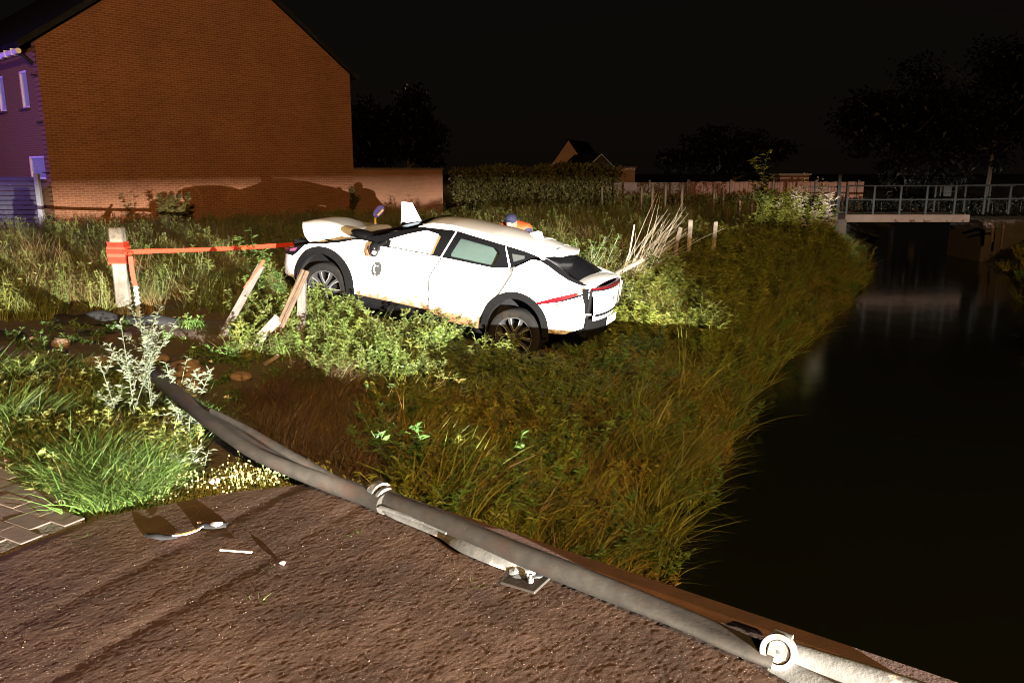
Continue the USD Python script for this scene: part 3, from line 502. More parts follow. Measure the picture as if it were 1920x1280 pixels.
for k in range(2):
    for j in range(4): obj('panel', box(1.58, .05, .35, (k * 1.7 + .85, .003 * j, .19 + j * .36), bev=.006), M['concrete'], t)
t = thing('shed', 'low orange brown shed roof peeping over the distant fence', 'shed', (14.6, 42, -.3)); obj('wall', box(1.5, 1.5, 1.7, (0, .75, .85)), M['redfence'], t); obj('roof', box(1.7, 1.7, .1, (0, .75, 1.76)), M['brownwood'], t)

def tree(label, c, h, r, seed, n=6000, trunk=.18):
    g = np.random.default_rng(seed); t = thing('tree', label, 'tree', c)
    obj('trunk', cat([tube([(0, 0, -.3), (.1, 0, h * .3), (0, .1, h * .7)], [trunk, trunk * .7, trunk * .3], n=8)] + [tube([(0, 0, h * (.25 + .08 * k)), (r * .7 * math.cos(k * 2.4), r * .7 * math.sin(k * 2.4), h * (.5 + .08 * k))], [trunk * .4, trunk * .1], n=5) for k in range(5)]), M['bark'], t)
    C = g.normal(0, .45, (26, 3)); C /= np.maximum(1, np.linalg.norm(C, axis=1, keepdims=True)); k = g.integers(0, 26, n)
    P = (C[k] + np.clip(g.normal(0, .15, (n, 3)), -.28, .28)) * [r, r, h * .38] + [0, 0, h * .62]; P[:, 2] = np.maximum(P[:, 2], h * .12)
    obj('crown', leaves(g, P, g.normal(0, 1, (n, 3)), .42, .26), M['treeleaf'], t)
for i, (x, y, h, r, lb) in enumerate([(-7.7, 60, 8.2, 3.2, 'dark rounded tree behind the garden wall'), (-12, 62, 6.5, 2.6, 'dim bluish tree close beside the house gable'), (26, 55, 8, 5, 'dark tree right of centre behind the footbridge'), (34, 58, 11, 6, 'big dark tree filling the right edge of the sky'), (18, 66, 5, 5, 'low dark tree behind the distant fence'), (44, 62, 13, 6, 'tall dark tree at the far right edge'), (21, 42, 3, 2, 'low bush beyond the left end of the footbridge')]):
    tree(lb, (x, y, -.3), h, r, 40 + i)

# ------------------------------------------------------------------ footbridge and stakes
br = thing('footbridge', 'low concrete footbridge with grey tube railings across the canal', 'bridge', (11.65, 28, 0))
obj('deck_beam', box(4.35, 1.8, .27, (2.15, .95, .02), bev=.02), M['concrete'], br)
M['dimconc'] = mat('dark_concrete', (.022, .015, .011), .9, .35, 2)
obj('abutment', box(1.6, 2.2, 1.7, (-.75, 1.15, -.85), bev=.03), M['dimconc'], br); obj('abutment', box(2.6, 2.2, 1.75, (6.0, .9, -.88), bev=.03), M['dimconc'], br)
XP = [0.0, .93, 1.85, 2.76, 3.75, 4.78, 5.65]
for k, x in enumerate(XP): obj('railing_post', box(.07, .05, 1.0, (x, .1, .655), bev=.005), M['galv'], br)
for z in (1.135, .66): obj('rail', tube([(0, .1, z), (3.75, .1, z), (4.78, .02, z + .03), (6.6, -.1, z + .05)], .026, n=8), M['galv'], br, smooth=40)
for k, x in enumerate([3.9, 5.0, 5.9]): obj('railing_post', box(.06, .05, 1.0, (x, 1.75, .655)), M['galv'], br)
for z in (1.1, .62): obj('rail', tube([(2.2, 1.75, z), (6.8, 1.75, z)], .022, n=8), M['galv'], br)
obj('mesh_panel', cat([box(.015, .015, .95, (x, .1, .66)) for x in np.arange(-1.35, -.05, .11)] + [box(1.35, .02, .03, (-.7, .1, z)) for z in (.22, 1.1)]), M['galv'], br)
obj('notice_plate', box(.42, .02, .38, (4.25, 1.7, .92)), M['galv'], br)
tp = thing('marker_post', 'tall grey steel post left of the footbridge railing', 'post', (11.25, 27.9, 0)); obj('shaft', box(.11, .08, 1.75, (0, 0, .6), bev=.01), M['galv'], tp); obj('cap', box(.13, .1, .03, (0, 0, 1.49)), M['galv'], tp)
sg = thing('sluice_gear', 'small pale pipe fitting on the right abutment of the footbridge', 'pipe', (16.0, 26.9, -.2)); obj('pipe', tube([(-.2, 0, .1), (0, 0, .12), (.12, 0, 0), (.14, 0, -.5)], .05, n=8), M['concrete'], sg, smooth=40); obj('bracket', box(.5, .06, .06, (.15, .06, -.1)), M['galv'], sg); obj('guide', box(.06, .06, .8, (.5, .06, -.3)), M['concrete'], sg)

STK = [(1130, 31, 1.0, 'thin wooden stake just behind the lit weeds'), (1204, 29, 1.0, 'dim thin stake left of the straw sheaf top'), (1222, 26, 1.2, 'brown stake above the tip of the straw sheaf'), (1247, 28, 1.2, 'slim stake between two taller brown stakes'), (1277, 24, 1.35, 'stoutest brown stake in the row behind the bank'), (1338, 28, 1.25, 'tall stake in front of the red plank fence'), (1357, 29, 1.1, 'stake right of the tall stake by the red fence'), (1388, 24, .95, 'short stake half sunk in the bank weeds'), (1409, 25, .9, 'last short stake on the right in the bank weeds')]
def aty(u, v, y):
    d = V3(0, math.cos(TH), -math.sin(TH)) + V3(1, 0, 0) * (u - 960) / 1493. + V3(0, math.sin(TH), math.cos(TH)) * (640 - v) / 1493.
    return V3(0, 0, 1.65) + d * (y / d[1])
rng = np.random.default_rng(8)
for u, y, h, lb in STK:
    p = aty(u, 395, y); g0 = gz1(p[0], y)
    st = beam_box((0, 0, -.2), (rng.normal(0, .03), rng.normal(0, .03), max(h, .5) + .15), .07, .07, up=(0, 1, 0), bev=.012, jag=.006, rng=rng)
    tag(usdkit.mesh(stage, numbered('/World', 'wooden_stake'), (st.vertices + [p[0], y, g0], st.faces), M['brownwood'], False), lb, 'stake')
for a, b, w, lb in (((3.0, 14.8, .05), (3.12, 14.9, .62), .08, 'pale grey stake leaning at the head of the straw sheaf'), ((3.45, 15.6, .1), (3.46, 15.6, .72), .085, 'pale upright stake right of the straw sheaf tip'), ((3.95, 15.7, .1), (3.98, 15.7, .68), .08, 'pale stake standing alone right of the straw sheaf')):
    tag(obj('wooden_stake', beam_box(a, b, w, w, up=(0, 1, 0), bev=.01, jag=.01, rng=rng), M['wood']), lb, 'stake')
tag(obj('broken_pole', beam_box((1.62, 12.9, -.03), (2.16, 13.1, .22), .07, .065, bev=.015, jag=.02, rng=rng), M['fresh']), 'pale broken pole lying against the car tail under the straw sheaf', 'pole')

# ------------------------------------------------------------------ tape post, tape, planks, debris
tpz = gz1(-4.92, 9.98)
wp = thing('wooden_post', 'thick weathered wooden post wrapped with orange tape', 'post', (-4.92, 9.98, tpz), .12)
obj('shaft', beam_box((0, 0, -.3), (.0, 0, 1.12), .165, .165, up=(0, 1, 0), bev=.02, jag=.006, rng=rng), M['wood'], wp)
bt = thing('barrier_tape', 'orange red tape wrapped round the wooden post and stretched to the car', 'tape')
C0 = V3(-4.92, 9.98, tpz)
def ribbon(P, w, up=(0, 0, 1), tw=None, m=None):
    P = np.asarray(P, float); n = len(P); U = np.broadcast_to(np.asarray(up, float), P.shape) if tw is None else tw
    v = np.stack([P - U * w / 2, P + U * w / 2], 1).reshape(-1, 3); i = 2 * np.arange(n - 1)[:, None]
    q = (i + np.array([0, 2, 3, 1])).reshape(-1, 4); mm = trimesh.Trimesh(v, np.vstack([q[:, [0, 1, 2]], q[:, [0, 2, 3]]]), process=False); return mm
sq = [(-1, -1), (1, -1), (1, 1), (-1, 1), (-1, -1), (1, -1), (1, 1), (-1, 1), (-1, -1)]
wrapm = []
for z0, dz, o in ((.90, -.02, .098), (.80, .03, .101), (.73, -.03, .104), (.84, -.05, .107)):
    P = [C0 + V3(math.cos(.12) * a - math.sin(.12) * b, math.sin(.12) * a + math.cos(.12) * b, 0) * 1 + V3(0, 0, z0 + dz * k / 8) for k, (a, b) in enumerate([(a * o, b * o) for a, b in sq])]
    wrapm.append(ribbon(P, .085))
obj('wrap', cat(wrapm), M['tape'], bt)
e1 = C0 + V3(.11, -.1, .82); e2 = aty(578, 456, 12.75)
tt = np.linspace(0, 1, 60)[:, None]; P = e1 + (e2 - e1) * tt + V3(0, 0, -.02) * np.sin(np.pi * tt)
ang = .35 * np.sin(tt[:, 0] * 5) + .2; tw = np.stack([0 * ang + .15 * np.sin(ang), -np.sin(ang) * .6, np.cos(ang)], 1)
obj('strip', ribbon(P, .062, tw=tw), M['tape'], bt)
P = spline([e1 + V3(.0, -.02, .0), e1 + V3(.1, -.02, .01), e1 + V3(.15, -.03, -.08), e1 + V3(.1, -.03, -.16), e1 + V3(.07, -.04, -.08), e1 + V3(.1, -.05, .0)], 20); obj('knot', ribbon(P, .05, up=(.3, -.6, .5)), M['tape'], bt)
P = spline([e1 + V3(.1, -.05, -.05), e1 + V3(.11, -.06, -.25), e1 + V3(.125, -.05, -.42)], 14); obj('loose_end', ribbon(P, .055, up=(1, .15, 0)), M['tape'], bt)
P = spline([e1 + V3(.125, -.05, -.42), e1 + V3(.14, -.07, -.6), e1 + V3(.13, -.06, -.86)], 24); P[:, 0] += .012 * np.sin(np.arange(24) * 1.9); obj('loose_end', ribbon(P, .05, up=(1, .2, 0)), M['tapew'], bt, label='white twisted tail of the tape')

def plank(name, label, cat_, a, b, w, h, m, up=(0, 1, 0), jag=.012):
    return tag(obj(name, beam_box(a, b, w, h, up=up, bev=.006, jag=jag, rng=rng), m), label, cat_)
pb = thing('broken_board', 'long grey board leaning to the right with an orange tipped end', 'board')
obj('board', beam_box((-3.27, 8.62, -.24), (-2.84, 9.0, .60), .075, .05, up=(0, 1, 0), bev=.006, jag=.012, rng=rng), M['oldwood'], pb)
obj('tape_scrap', ribbon([(-3.0, 8.86, .36), (-2.9, 8.92, .5), (-2.80, 8.98, .66)], .04, up=(-.5, -.6, .5)), M['tape'], pb)
sp_ = thing('split_pole', 'brown split pole leaning right in front of the car wheel', 'pole')
obj('half_pole', beam_box((-2.68, 8.38, -.32), (-2.26, 8.62, .60), .05, .05, up=(0, 1, 0), bev=.01, jag=.012, rng=rng), M['brownwood'], sp_); obj('half_pole', beam_box((-2.63, 8.36, -.32), (-2.215, 8.60, .59), .045, .045, up=(0, 1, 0), bev=.01, jag=.012, rng=rng), M['brownwood'], sp_)
plank('wooden_stake', 'dark upright fence stake just in front of the car front wheel', 'stake', (-2.38, 8.75, -.35), (-2.33, 8.8, .52), .085, .08, M['oldwood'])
wb = thing('splintered_board', 'white splintered board sticking out of the churned soil', 'board')
obj('board', beam_box((-2.86, 8.15, -.24), (-2.52, 8.42, .12), .05, .05, up=(0, 1, 0), bev=.004, jag=.03, rng=rng), M['fresh'], wb); obj('splinter', beam_box((-2.78, 8.17, -.22), (-2.50, 8.40, .07), .04, .03, up=(0, 1, 0), bev=.004, jag=.04, rng=rng), M['fresh'], wb)
plank('board_fragment', 'short white chip of wood lying below the split pole', 'board', (-2.55, 7.95, -.30), (-2.42, 8.05, -.22), .045, .03, M['fresh'], up=(0, 0, 1))

def shard(sx, sy, sz, seed, n=1.0):
    g = np.random.default_rng(seed); P = g.normal(0, 1, (26, 3)); P /= np.linalg.norm(P, axis=1, keepdims=True); P *= V3(sx, sy, sz) * g.uniform(.7, 1.05, (26, 1)) / 2; return trimesh.convex.convex_hull(P)
def curved_shell(L, w, h, seed):
    g = np.random.default_rng(seed); u = np.linspace(-1, 1, 22); s = np.linspace(0, math.pi, 8); U, S = np.meshgrid(u, s, indexing='ij')
    X_ = U * L / 2; Y_ = np.cos(S) * w / 2 * (1 - .25 * U ** 2) + .12 * L * U ** 2; Z_ = np.sin(S) * h * (1 - .3 * U ** 2) + .15 * h * np.sin(U * 5 + seed)
    v, q = gridmesh(X_, Y_, Z_); return trimesh.Trimesh(v, np.vstack([q[:, [0, 1, 2]], q[:, [0, 2, 3]]]), process=False)
DEB = [((-5.0, 9.25), .75, .26, .15, 'curved black bumper piece beside the foot of the taped post'), ((-4.15, 9.0), .62, .2, .1, 'black plastic strip right of the taped post foot'), ((-6.3, 9.0), .6, .2, .08, 'flat dark plastic sheet at the left in the churned soil'), ((-5.35, 8.15), .42, .2, .09, 'small black plastic shell in the middle of the churned soil'), ((-4.5, 8.35), .5, .16, .06, 'grey black flap lying in the churned soil behind the silver weed'), ((-7.0, 8.5), .35, .16, .07, 'black scrap at the far left of the churned soil')]
for i, ((x, y), L, w, h, lb) in enumerate(DEB):
    m = curved_shell(L, w, h, i); m.apply_transform(trimesh.transformations.rotation_matrix(rng.uniform(-.4, .4), [0, 0, 1])); m.apply_translation((x, y, gz1(x, y) + .0)); tag(obj('plastic_fragment', m, M['plastic'], smooth=50), lb, 'car debris')
for i, (x, y, s, lb) in enumerate([(-3.1, 7.35, .30, 'largest brown clod of earth under the leaning grey board'), (-3.75, 7.0, .26, 'brown clod beside the top of the silver weed'), (-2.95, 6.95, .22, 'grey stony clod right of the silver weed'), (-2.6, 7.4, .17, 'small clod between the boards and the rail end'), (-3.45, 7.6, .15, 'small clod in the middle of the churned soil'), (-4.4, 7.6, .16, 'small clod left of the silver weed')]):
    m = trimesh.creation.icosphere(3, s / 2); v = m.vertices.copy(); v *= (1 + .7 * (meshkit.fbm(v * 14 + i * 7, 4, i) - .5))[:, None]; m.vertices = v * [1.15, .9, .65]; m.apply_translation((x, y, gz1(x, y) + s * .12)); tag(obj('clod', m, M['clod'], smooth=40), lb, 'clod of earth')
for i, (x, y, s) in enumerate([(-2.75, 6.6, .07), (-2.5, 6.75, .06), (-2.95, 7.6, .05), (-4.35, 10.1, .05), (-4.2, 10.05, .06), (-4.95, 8.05, .07)]):
    m = shard(s * 1.5, s, s * .6, 50 + i); m.apply_translation((x, y, gz1(x, y) + .03)); tag(obj('white_scrap', m, M['white']), ['white scrap nearest the rail end', 'white scrap behind the rail end', 'white scrap under the leaning grey board', 'white scrap right of the tape tail', 'larger white scrap right of the tape tail', 'pale scrap beside the small black shell'][i], 'scrap')
# things on the deck
dz1 = lambda x, y: float(deck_z(np.array(x), np.array(y)))
dl = thing('lamp_fragment', 'dark plastic fragment with thin coloured wires on the deck', 'car debris', (-1.63, 3.42, dz1(-1.63, 3.42)), -.15)
obj('shell', curved_shell(.17, .045, .014, 3), M['plastic'], dl, smooth=40)
for k, c in enumerate(((.7, .3, .5), (.75, .6, .1), (.6, .6, .6))): obj('wire', tube(spline([(.06, 0, .015), (.11, .01 * k, .02), (.17, .05 + .015 * k, .03)], 8), .0025, n=5), mat(f'wire_{k}', c, .4, .05), dl)
df = thing('rubber_fragment', 'crumpled dark grey rubber lump on the deck right of the wires', 'car debris', (-1.43, 3.53, dz1(-1.43, 3.53)), .1)
obj('lump', cat([curved_shell(.13, .06, .022, 5)]), M['plastic'], df, smooth=40); m = shard(.07, .045, .03, 9); m.apply_translation((.03, -.02, .03)); obj('chip', m, M['oldwood'], df)
tag(obj('white_stick', beam_box((-1.30, 3.27, dz1(-1.3, 3.27) + .015), (-1.15, 3.25, dz1(-1.15, 3.25) + .014), .010, .008, bev=.002), M['stone']), 'thin white stick lying on the deck', 'stick')
for i, (x, y, s, lb) in enumerate([(-.99, 3.16, .024, 'largest pale pebble on the deck right of the stick'), (-1.5, 3.56, .025, 'pale flake beside the coloured wires'), (-1.62, 4.08, .055, 'pale pinkish stone between grass and white flowers')]):
    m = shard(s * 1.4, s, s * .8, 70 + i); m.apply_translation((x, y, (dz1(x, y) if i < 2 else -.02) + s * .35)); tag(obj('pebble', m, M['stone']), lb, 'stone')
for i, (x, y, lb) in enumerate([(.0 - .17, 2.98, 'tiny green sprout beside the base plate'), (-1.0, 2.85, 'fallen green blade on the deck'), (-.72, 3.45, 'curled green blade under the rail joint'), (-2.0, 3.42, 'green blade lying in the joint by the pavers')]):
    tag(usdkit.mesh(stage, numbered('/World', 'grass_sprig'), (blades(np.random.default_rng(i), 7, .05, .012, .9, .8, .005).vertices + [x, y, dz1(x, y)], blades(np.random.default_rng(i), 7, .05, .012, .9, .8, .005).faces), M['lawn'], False), lb, 'grass')

# ------------------------------------------------------------------ bent bridge rail
def az(u, v, z):
    d = V3(0, math.cos(TH), -math.sin(TH)) + V3(1, 0, 0) * (u - 960) / 1493. + V3(0, math.sin(TH), math.cos(TH)) * (640 - v) / 1493.
    return V3(0, 0, 1.65) + d * ((z - 1.65) / d[2])
rail = thing('bent_rail', 'bent and flattened steel tube rail lying along the deck edge', 'guard rail')
PA = spline([az(280, 690, .30), az(340, 745, .28), az(410, 797, .25), az(500, 855, .19), az(590, 894, .13), az(665, 922, .09), az(720, 945, .08)], 60)
tA = np.linspace(0, 1, 60); flat = np.exp(-((tA - .62) / .2) ** 4)
dent = lambda t, a: 1 - .45 * np.exp(-((t - .6) / .22) ** 4) * np.exp(-((np.mod(a - 1.9 + np.pi, 2 * np.pi) - np.pi) / .55) ** 2)
obj('tube', tube(PA, .047 + .012 * flat, .047 - .006 * flat, n=24, shape=lambda t, a: dent(t, a) * (1 + .07 * (meshkit.fbm(np.stack([t * 16 + 0 * a, np.cos(a) * 1.2 + 0 * t, np.sin(a) * 1.2 + 0 * t], -1), 3, 31) - .5))), M['rail'], rail, smooth=50)
PS = spline([az(395, 770, .31), az(450, 797, .28), az(540, 850, .21), az(610, 888, .15), az(690, 935, .09)], 40)
obj('torn_edge', tube(PS, np.linspace(.012, .030, 40) * np.sin(np.linspace(.15, 3.0, 40)) + .006, np.full(40, .018), n=12), M['rail'], rail, smooth=50, label='torn upper lip of the squashed tube')
PB_ = spline([az(712, 932, .085), az(850, 985, .10), az(1000, 1048, .10), az(1150, 1108, .09), az(1290, 1164, .08), az(1400, 1212, .07), az(1452, 1232, .06)], 80)
tB = np.linspace(0, 1, 80); fb = 1 / (1 + np.exp(-(tB - .72) * 25))
obj('tube', tube(PB_, .046 + .012 * fb, .046 - .02 * fb, n=24, shape=lambda t, a: 1 - .25 * np.exp(-((t - .9) / .1) ** 2) * np.exp(-((np.mod(a - 1.6 + np.pi, 2 * np.pi) - np.pi) / .5) ** 2)), M['rail'], rail, smooth=50)
PC = spline([az(1466, 1224, .06), az(1560, 1252, .055), az(1680, 1290, .055), az(1850, 1345, .055)], 30)
obj('tube', tube(PC, .048, .045, n=24), M['railgalv'], rail, smooth=50)
def ring(c, axis, ro, ri, w):
    m = trimesh.creation.annulus(ri, ro, w, sections=32); z = np.asarray(axis, float) / np.linalg.norm(axis); T = np.eye(4); x = np.cross([0, 0, 1.], z); x /= np.linalg.norm(x); T[:3, :3] = np.stack([x, np.cross(z, x), z], 1); T[:3, 3] = c; m.apply_transform(T); return m
p1 = thing('rail_post', 'flattened white steel post bent over along the rail with its torn foot plate', 'post')
pts = [az(703, 935, .075), az(735, 962, .05), az(790, 985, .045), az(836, 1004, .05), az(850, 1012, .055), az(920, 1042, .06), az(985, 1068, .05)]
wd_ = np.array([.022, .020, .020, .022, .034, .036, .030]); Pp = spline(pts, 46); ww = np.interp(np.linspace(0, 1, 46), np.linspace(0, 1, 7), wd_)
obj('shaft', tube(Pp, ww, ww * .42, n=16, up=(-.35, -.5, .79)), M['railgalv'], p1, smooth=45)
obj('shaft_flange', tube(spline([az(712, 950, .085), az(770, 970, .08), az(838, 998, .08)], 20), .012, .005, n=10, up=(-.2, -.3, .9)), M['railgalv'], p1, smooth=45)
ax1 = PB_[6] - PB_[0]; obj('collar', cat([ring(az(711, 930, .085), ax1, .072, .055, .045), ring(az(722, 938, .083), ax1, .064, .05, .02)]), M['railgalv'], p1, smooth=30)
bp = az(985, 1088, .02); bpm = box(.17, .12, .012, bev=.003); bpm.apply_transform(trimesh.transformations.euler_matrix(.10, -.06, -.62)); bpm.apply_translation(bp)
obj('foot_plate', bpm, M['rail'], p1)
bolt = cat([trimesh.creation.cylinder(.013, .02, sections=6), trimesh.creation.cylinder(.007, .05, sections=10)]); bolt.apply_translation(bp + V3(.02, -.03, .02)); obj('bolt', bolt, M['railgalv'], p1)
obj('torn_hole', cat([shard(.08, .05, .02, 4).apply_translation(bp + V3(-.02, .02, .012)), shard(.05, .03, .02, 6).apply_translation(bp + V3(.05, .01, .012))]), M['dark'], p1)
obj('torn_metal', cat([shard(.09, .05, .05, 14).apply_translation(az(992, 1072, .045)), shard(.05, .04, .05, 15).apply_translation(az(965, 1072, .04))]), M['railgalv'], p1)
p2 = thing('rail_post', 'bent steel post with a round bolted end cap near the bottom right', 'post')
ax2 = V3(-.35, -.75, .35); c2 = az(1462, 1217, .075)
obj('collar', ring(c2, PB_[-1] - PB_[-5], .062, .044, .06), M['railgalv'], p2, smooth=30)
cap = trimesh.creation.cylinder(.036, .016, sections=28); z = ax2 / np.linalg.norm(ax2); T = np.eye(4); x = np.cross([0, 0, 1.], z); x /= np.linalg.norm(x); T[:3, :3] = np.stack([x, np.cross(z, x), z], 1); T[:3, 3] = c2 + z * .05; cap.apply_transform(T); obj('end_cap', cap, M['wood'], p2, smooth=30)
hole = trimesh.creation.cylinder(.006, .004, sections=12); T2 = T.copy(); T2[:3, 3] = c2 + z * .0605; hole.apply_transform(T2); obj('bolt_hole', hole, M['dark'], p2)
obj('cap_rim', ring(c2 + z * .04, z, .058, .04, .05), M['railgalv'], p2, smooth=30)
obj('shaft', tube(spline([az(1448, 1240, .05), az(1500, 1268, .04), az(1600, 1318, .035), az(1700, 1365, .03)], 24), .034, .015, n=14, up=(-.3, -.5, .8)), M['railgalv'], p2, smooth=45)

#CAR#
# ------------------------------------------------------------------ added unseen housing, plates and stand that shape the headlight beam
wl_ = thing('work_lamp_stand', 'added unseen housing with plates that shape the headlight beam behind the camera', 'lamp', LAMP, AIM)
# local frame: +y is the beam direction, x to the right
obj('housing', cat([box(.30, .02, .16, (.06, -.03, 0)), box(.46, .10, .012, (-.0, .03, .0195)), box(.02, .18, .16, (-.22, .06, 0)), box(.02, .06, .16, (.21, 0, 0))]), M['dark'], wl_)
obj('top_door', box(.62, .50, .006, (-.02, .30, .0098)), M['dark'], wl_)  # added plate that cuts the beam off at the top
RD = math.radians(-12.3 + 27)     # the added right plate stops the beam short of the bank
rdo = V3(math.sin(RD) * .55, math.cos(RD) * .55, 0)
obj('side_door', trimesh.convex.convex_hull(np.array([rdo + V3(0, 0, -.2), rdo + V3(0, 0, .0), rdo + V3(.25, .05, -.2), rdo + V3(.25, .05, 0), rdo + V3(.0, .006, -.2), rdo + V3(0, .006, 0)])), M['dark'], wl_)
obj('stand', cat([tube([(0, -.05, -.08), (0, -.05, -.45)], .018, n=8)] + [tube([(0, -.05, -.35), (.4 * math.cos(a), -.05 + .4 * math.sin(a), -.6)], .012, n=6) for a in (.3, 2.4, 4.5)]), M['dark'], wl_)

# ------------------------------------------------------------------ the crashed car
CM = Gf.Matrix4d(*[float(x) for x in CAR_R[:, 0]], 0, *[float(x) for x in CAR_R[:, 1]], 0, *[float(x) for x in CAR_R[:, 2]], 0, *CAR_T, 1)
car = thing('crashed_car', 'white crashed electric hatchback nose up on the bank with its bonnet sprung open', 'car', mat=CM)
M['paint'] = usdkit.material(stage, '/World/Looks/white_paint', {'tc': ('texture_coordinate', {}), 'sx': ('separate_xyz', {}), 'nz': ('noise_texture', {'scale': 9.0, 'detail': 7, 'roughness': .75}), 'nb': ('noise_texture', {'scale': 1.7, 'detail': 3}),
    'mr': ('map_range', {'from_min': .62, 'from_max': .22, 'to_min': -.30, 'to_max': .33, 'clamp': True}), 'ad': ('math', {'math_type': 'add'}), 'a2': ('math', {'math_type': 'multiply_add', 'value2': .35}), 'r': ('rgb_ramp', {'ramp': [(.66, (0, 0, 0)), (.82, (1, 1, 1))]}),
    'mx': ('mix_color', {'a': (.60, .61, .62), 'b': (.17, .095, .05)}), 'p': ('principled_bsdf', {'roughness': .3, 'coat_weight': .7, 'coat_roughness': .08})},
    [('tc.object', 'sx.vector'), ('tc.object', 'nz.vector'), ('tc.object', 'nb.vector'), ('sx.z', 'mr.value'), ('nz.fac', 'ad.value1'), ('mr.result', 'ad.value2'), ('nb.fac', 'a2.value1'), ('ad.value', 'a2.value3'), ('a2.value', 'r.fac'), ('r.color', 'mx.fac'), ('mx.result', 'p.base_color')], surface='p.BSDF')
M['gloss'] = mat('gloss_black', (.005, .005, .006), .25, .1, 4, spec=.09); M['trim'] = mat('black_trim', (.006, .006, .0064), .75, .15, 8, spec=.03)
M['rubber'] = mat('tyre_rubber', (.010, .0097, .0095), .85, .2, 10, spec=.03, alt=(.03, .022, .014), altpos=(.55, .75)); M['shell'] = mat('inner_shell', (.004, .004, .0042), .8, .2, spec=.1)
M['liner'] = mat('arch_liner', (.013, .013, .0135), .85, .2, 10, spec=.03, alt=(.03, .02, .013), altpos=(.55, .75))
M['rim'] = mat('dark_rim', (.03, .03, .032), .35, .2, 5); M['rimcut'] = mat('machined_rim', (.62, .62, .63), .3, .1, 5, metallic=.8)
M['bag'] = mat('airbag', (.82, .82, .80), .8, .06, 4, bump=.3, bscale=7, bdist=.03); M['chrome'] = mat('satin_chrome', (.6, .6, .6), .3, .05, metallic=.8)
M['lampred'] = mat('tail_lamp', (.075, .003, .006), .25, .25, 20, coat=.3); M['jamb'] = mat('door_jamb', (.06, .06, .06), .5, .2)
M['tint'] = usdkit.material(stage, '/World/Looks/tinted_glass', {'t': ('transparent_bsdf', {'color': (.25, .305, .295)}), 'g': ('glossy_bsdf', {'roughness': .03}), 'm': ('mix_closure', {'fac': .07})}, [('t.BSDF', 'm.closure1'), ('g.BSDF', 'm.closure2')], surface='m.closure')
M['indic'] = mat('mirror_inner', (.22, .09, .04), .5, .2)
M['plate'] = mat('plate_white', (.72, .62, .58), .4, .05); M['platered'] = mat('plate_red', (.25, .03, .04), .5, .05); M['eublue'] = mat('plate_blue', (.02, .04, .3), .4, .05)
M['sign'] = usdkit.material(stage, '/World/Looks/lit_sign', {'e': ('emission', {'color': (.86, .93, 1), 'strength': 3.2})}, surface='e.emission')  # emission put in to brighten the unidentified white panel

PX = [-2.45, -2.38, -2.2, -2.0, -1.7, -1.0, 1.45, 1.75, 1.95, 2.15, 2.28, 2.36, 2.40]; PYW = [.70, .80, .875, .91, .935, .94, .94, .92, .87, .79, .70, .58, .44]
halfw = lambda x: np.interp(x, PX, PYW)
TZ = [.15, .22, .30, .45, .62, .80, .92, 1.0, 1.06, 1.20, 1.40, 1.55]; TD = [.13, .07, .035, .004, 0, 0, .012, .03, .055, .155, .305, .44]
tuck = lambda z: np.interp(z, TZ, TD)
gauss = lambda x, z, cx, cz, sx, sz: np.exp(-((x - cx) / sx) ** 2 - ((z - cz) / sz) ** 2)
def side_y(x, z, off=0.0):
    y = halfw(x) - tuck(z) + off
    y = y - .022 * gauss(x, z, -.35, .52, .9, .10)                                      # body side scallop
    y = y - .05 * gauss(x, z, -.62, .46, .22, .13) - .035 * gauss(x, z, -.95, .36, .15, .10) + .018 * gauss(x, z, -.8, .62, .12, .08) - .02 * gauss(x, z, -.2, .55, .07, .15)  # dents
    y = y + .012 * (gauss(x, z, -1.45, .80, .7, .16) + gauss(x, z, 1.47, .82, .6, .16))  # haunches
    return y
def patch2d(poly, res):
    poly = poly if hasattr(poly, 'geom_type') else Polygon(poly)
    if not poly.is_valid: poly = poly.buffer(0)
    if poly.geom_type != 'Polygon': poly = max(poly.geoms, key=lambda g: g.area)
    b = shapely.segmentize(poly, res); pts = [np.array(b.exterior.coords)[:-1]] + [np.array(i.coords)[:-1] for i in b.interiors]
    x0, y0, x1, y1 = poly.bounds; gx_, gy_ = np.meshgrid(np.arange(x0, x1, res), np.arange(y0, y1, res)); g = np.c_[gx_.ravel(), gy_.ravel()]
    inn = poly.buffer(-res * .5); g = g[shapely.contains_xy(inn, g[:, 0], g[:, 1])] if not inn.is_empty else g[:0]
    P = np.vstack(pts + [g]); T = Delaunay(P).simplices; c = P[T].mean(1); T = T[shapely.contains_xy(poly, c[:, 0], c[:, 1])]
    a = P[T]; ar = (a[:, 1, 0] - a[:, 0, 0]) * (a[:, 2, 1] - a[:, 0, 1]) - (a[:, 1, 1] - a[:, 0, 1]) * (a[:, 2, 0] - a[:, 0, 0]); T = T[np.abs(ar) > 1e-9]; ar = ar[np.abs(ar) > 1e-9]; T[ar < 0] = T[ar < 0][:, ::-1]
    return P, T
def sheet(P, T, lift, rim, flip=False):
    """Lifts the flat triangulation onto a surface and turns its rim inwards by the vector rim."""
    v = lift(P[:, 0], P[:, 1]); e = np.vstack([T[:, [0, 1]], T[:, [1, 2]], T[:, [2, 0]]]); s = np.sort(e, 1); _, idx, cnt = np.unique(s, axis=0, return_index=True, return_counts=True)
    be = e[idx[cnt == 1]]; n = len(v); ring_ = np.unique(be); mp = -np.ones(n, int); mp[ring_] = np.arange(len(ring_))
    top = v[ring_]; low = top + np.asarray(rim, float); V = np.vstack([v, top, low]); m = len(ring_)
    a, b = n + mp[be[:, 0]], n + mp[be[:, 1]]; F = np.vstack([T, np.stack([a, a + m, b], 1), np.stack([b, a + m, b + m], 1)])
    if flip: F = F[:, ::-1]
    return trimesh.Trimesh(V, F, process=False)
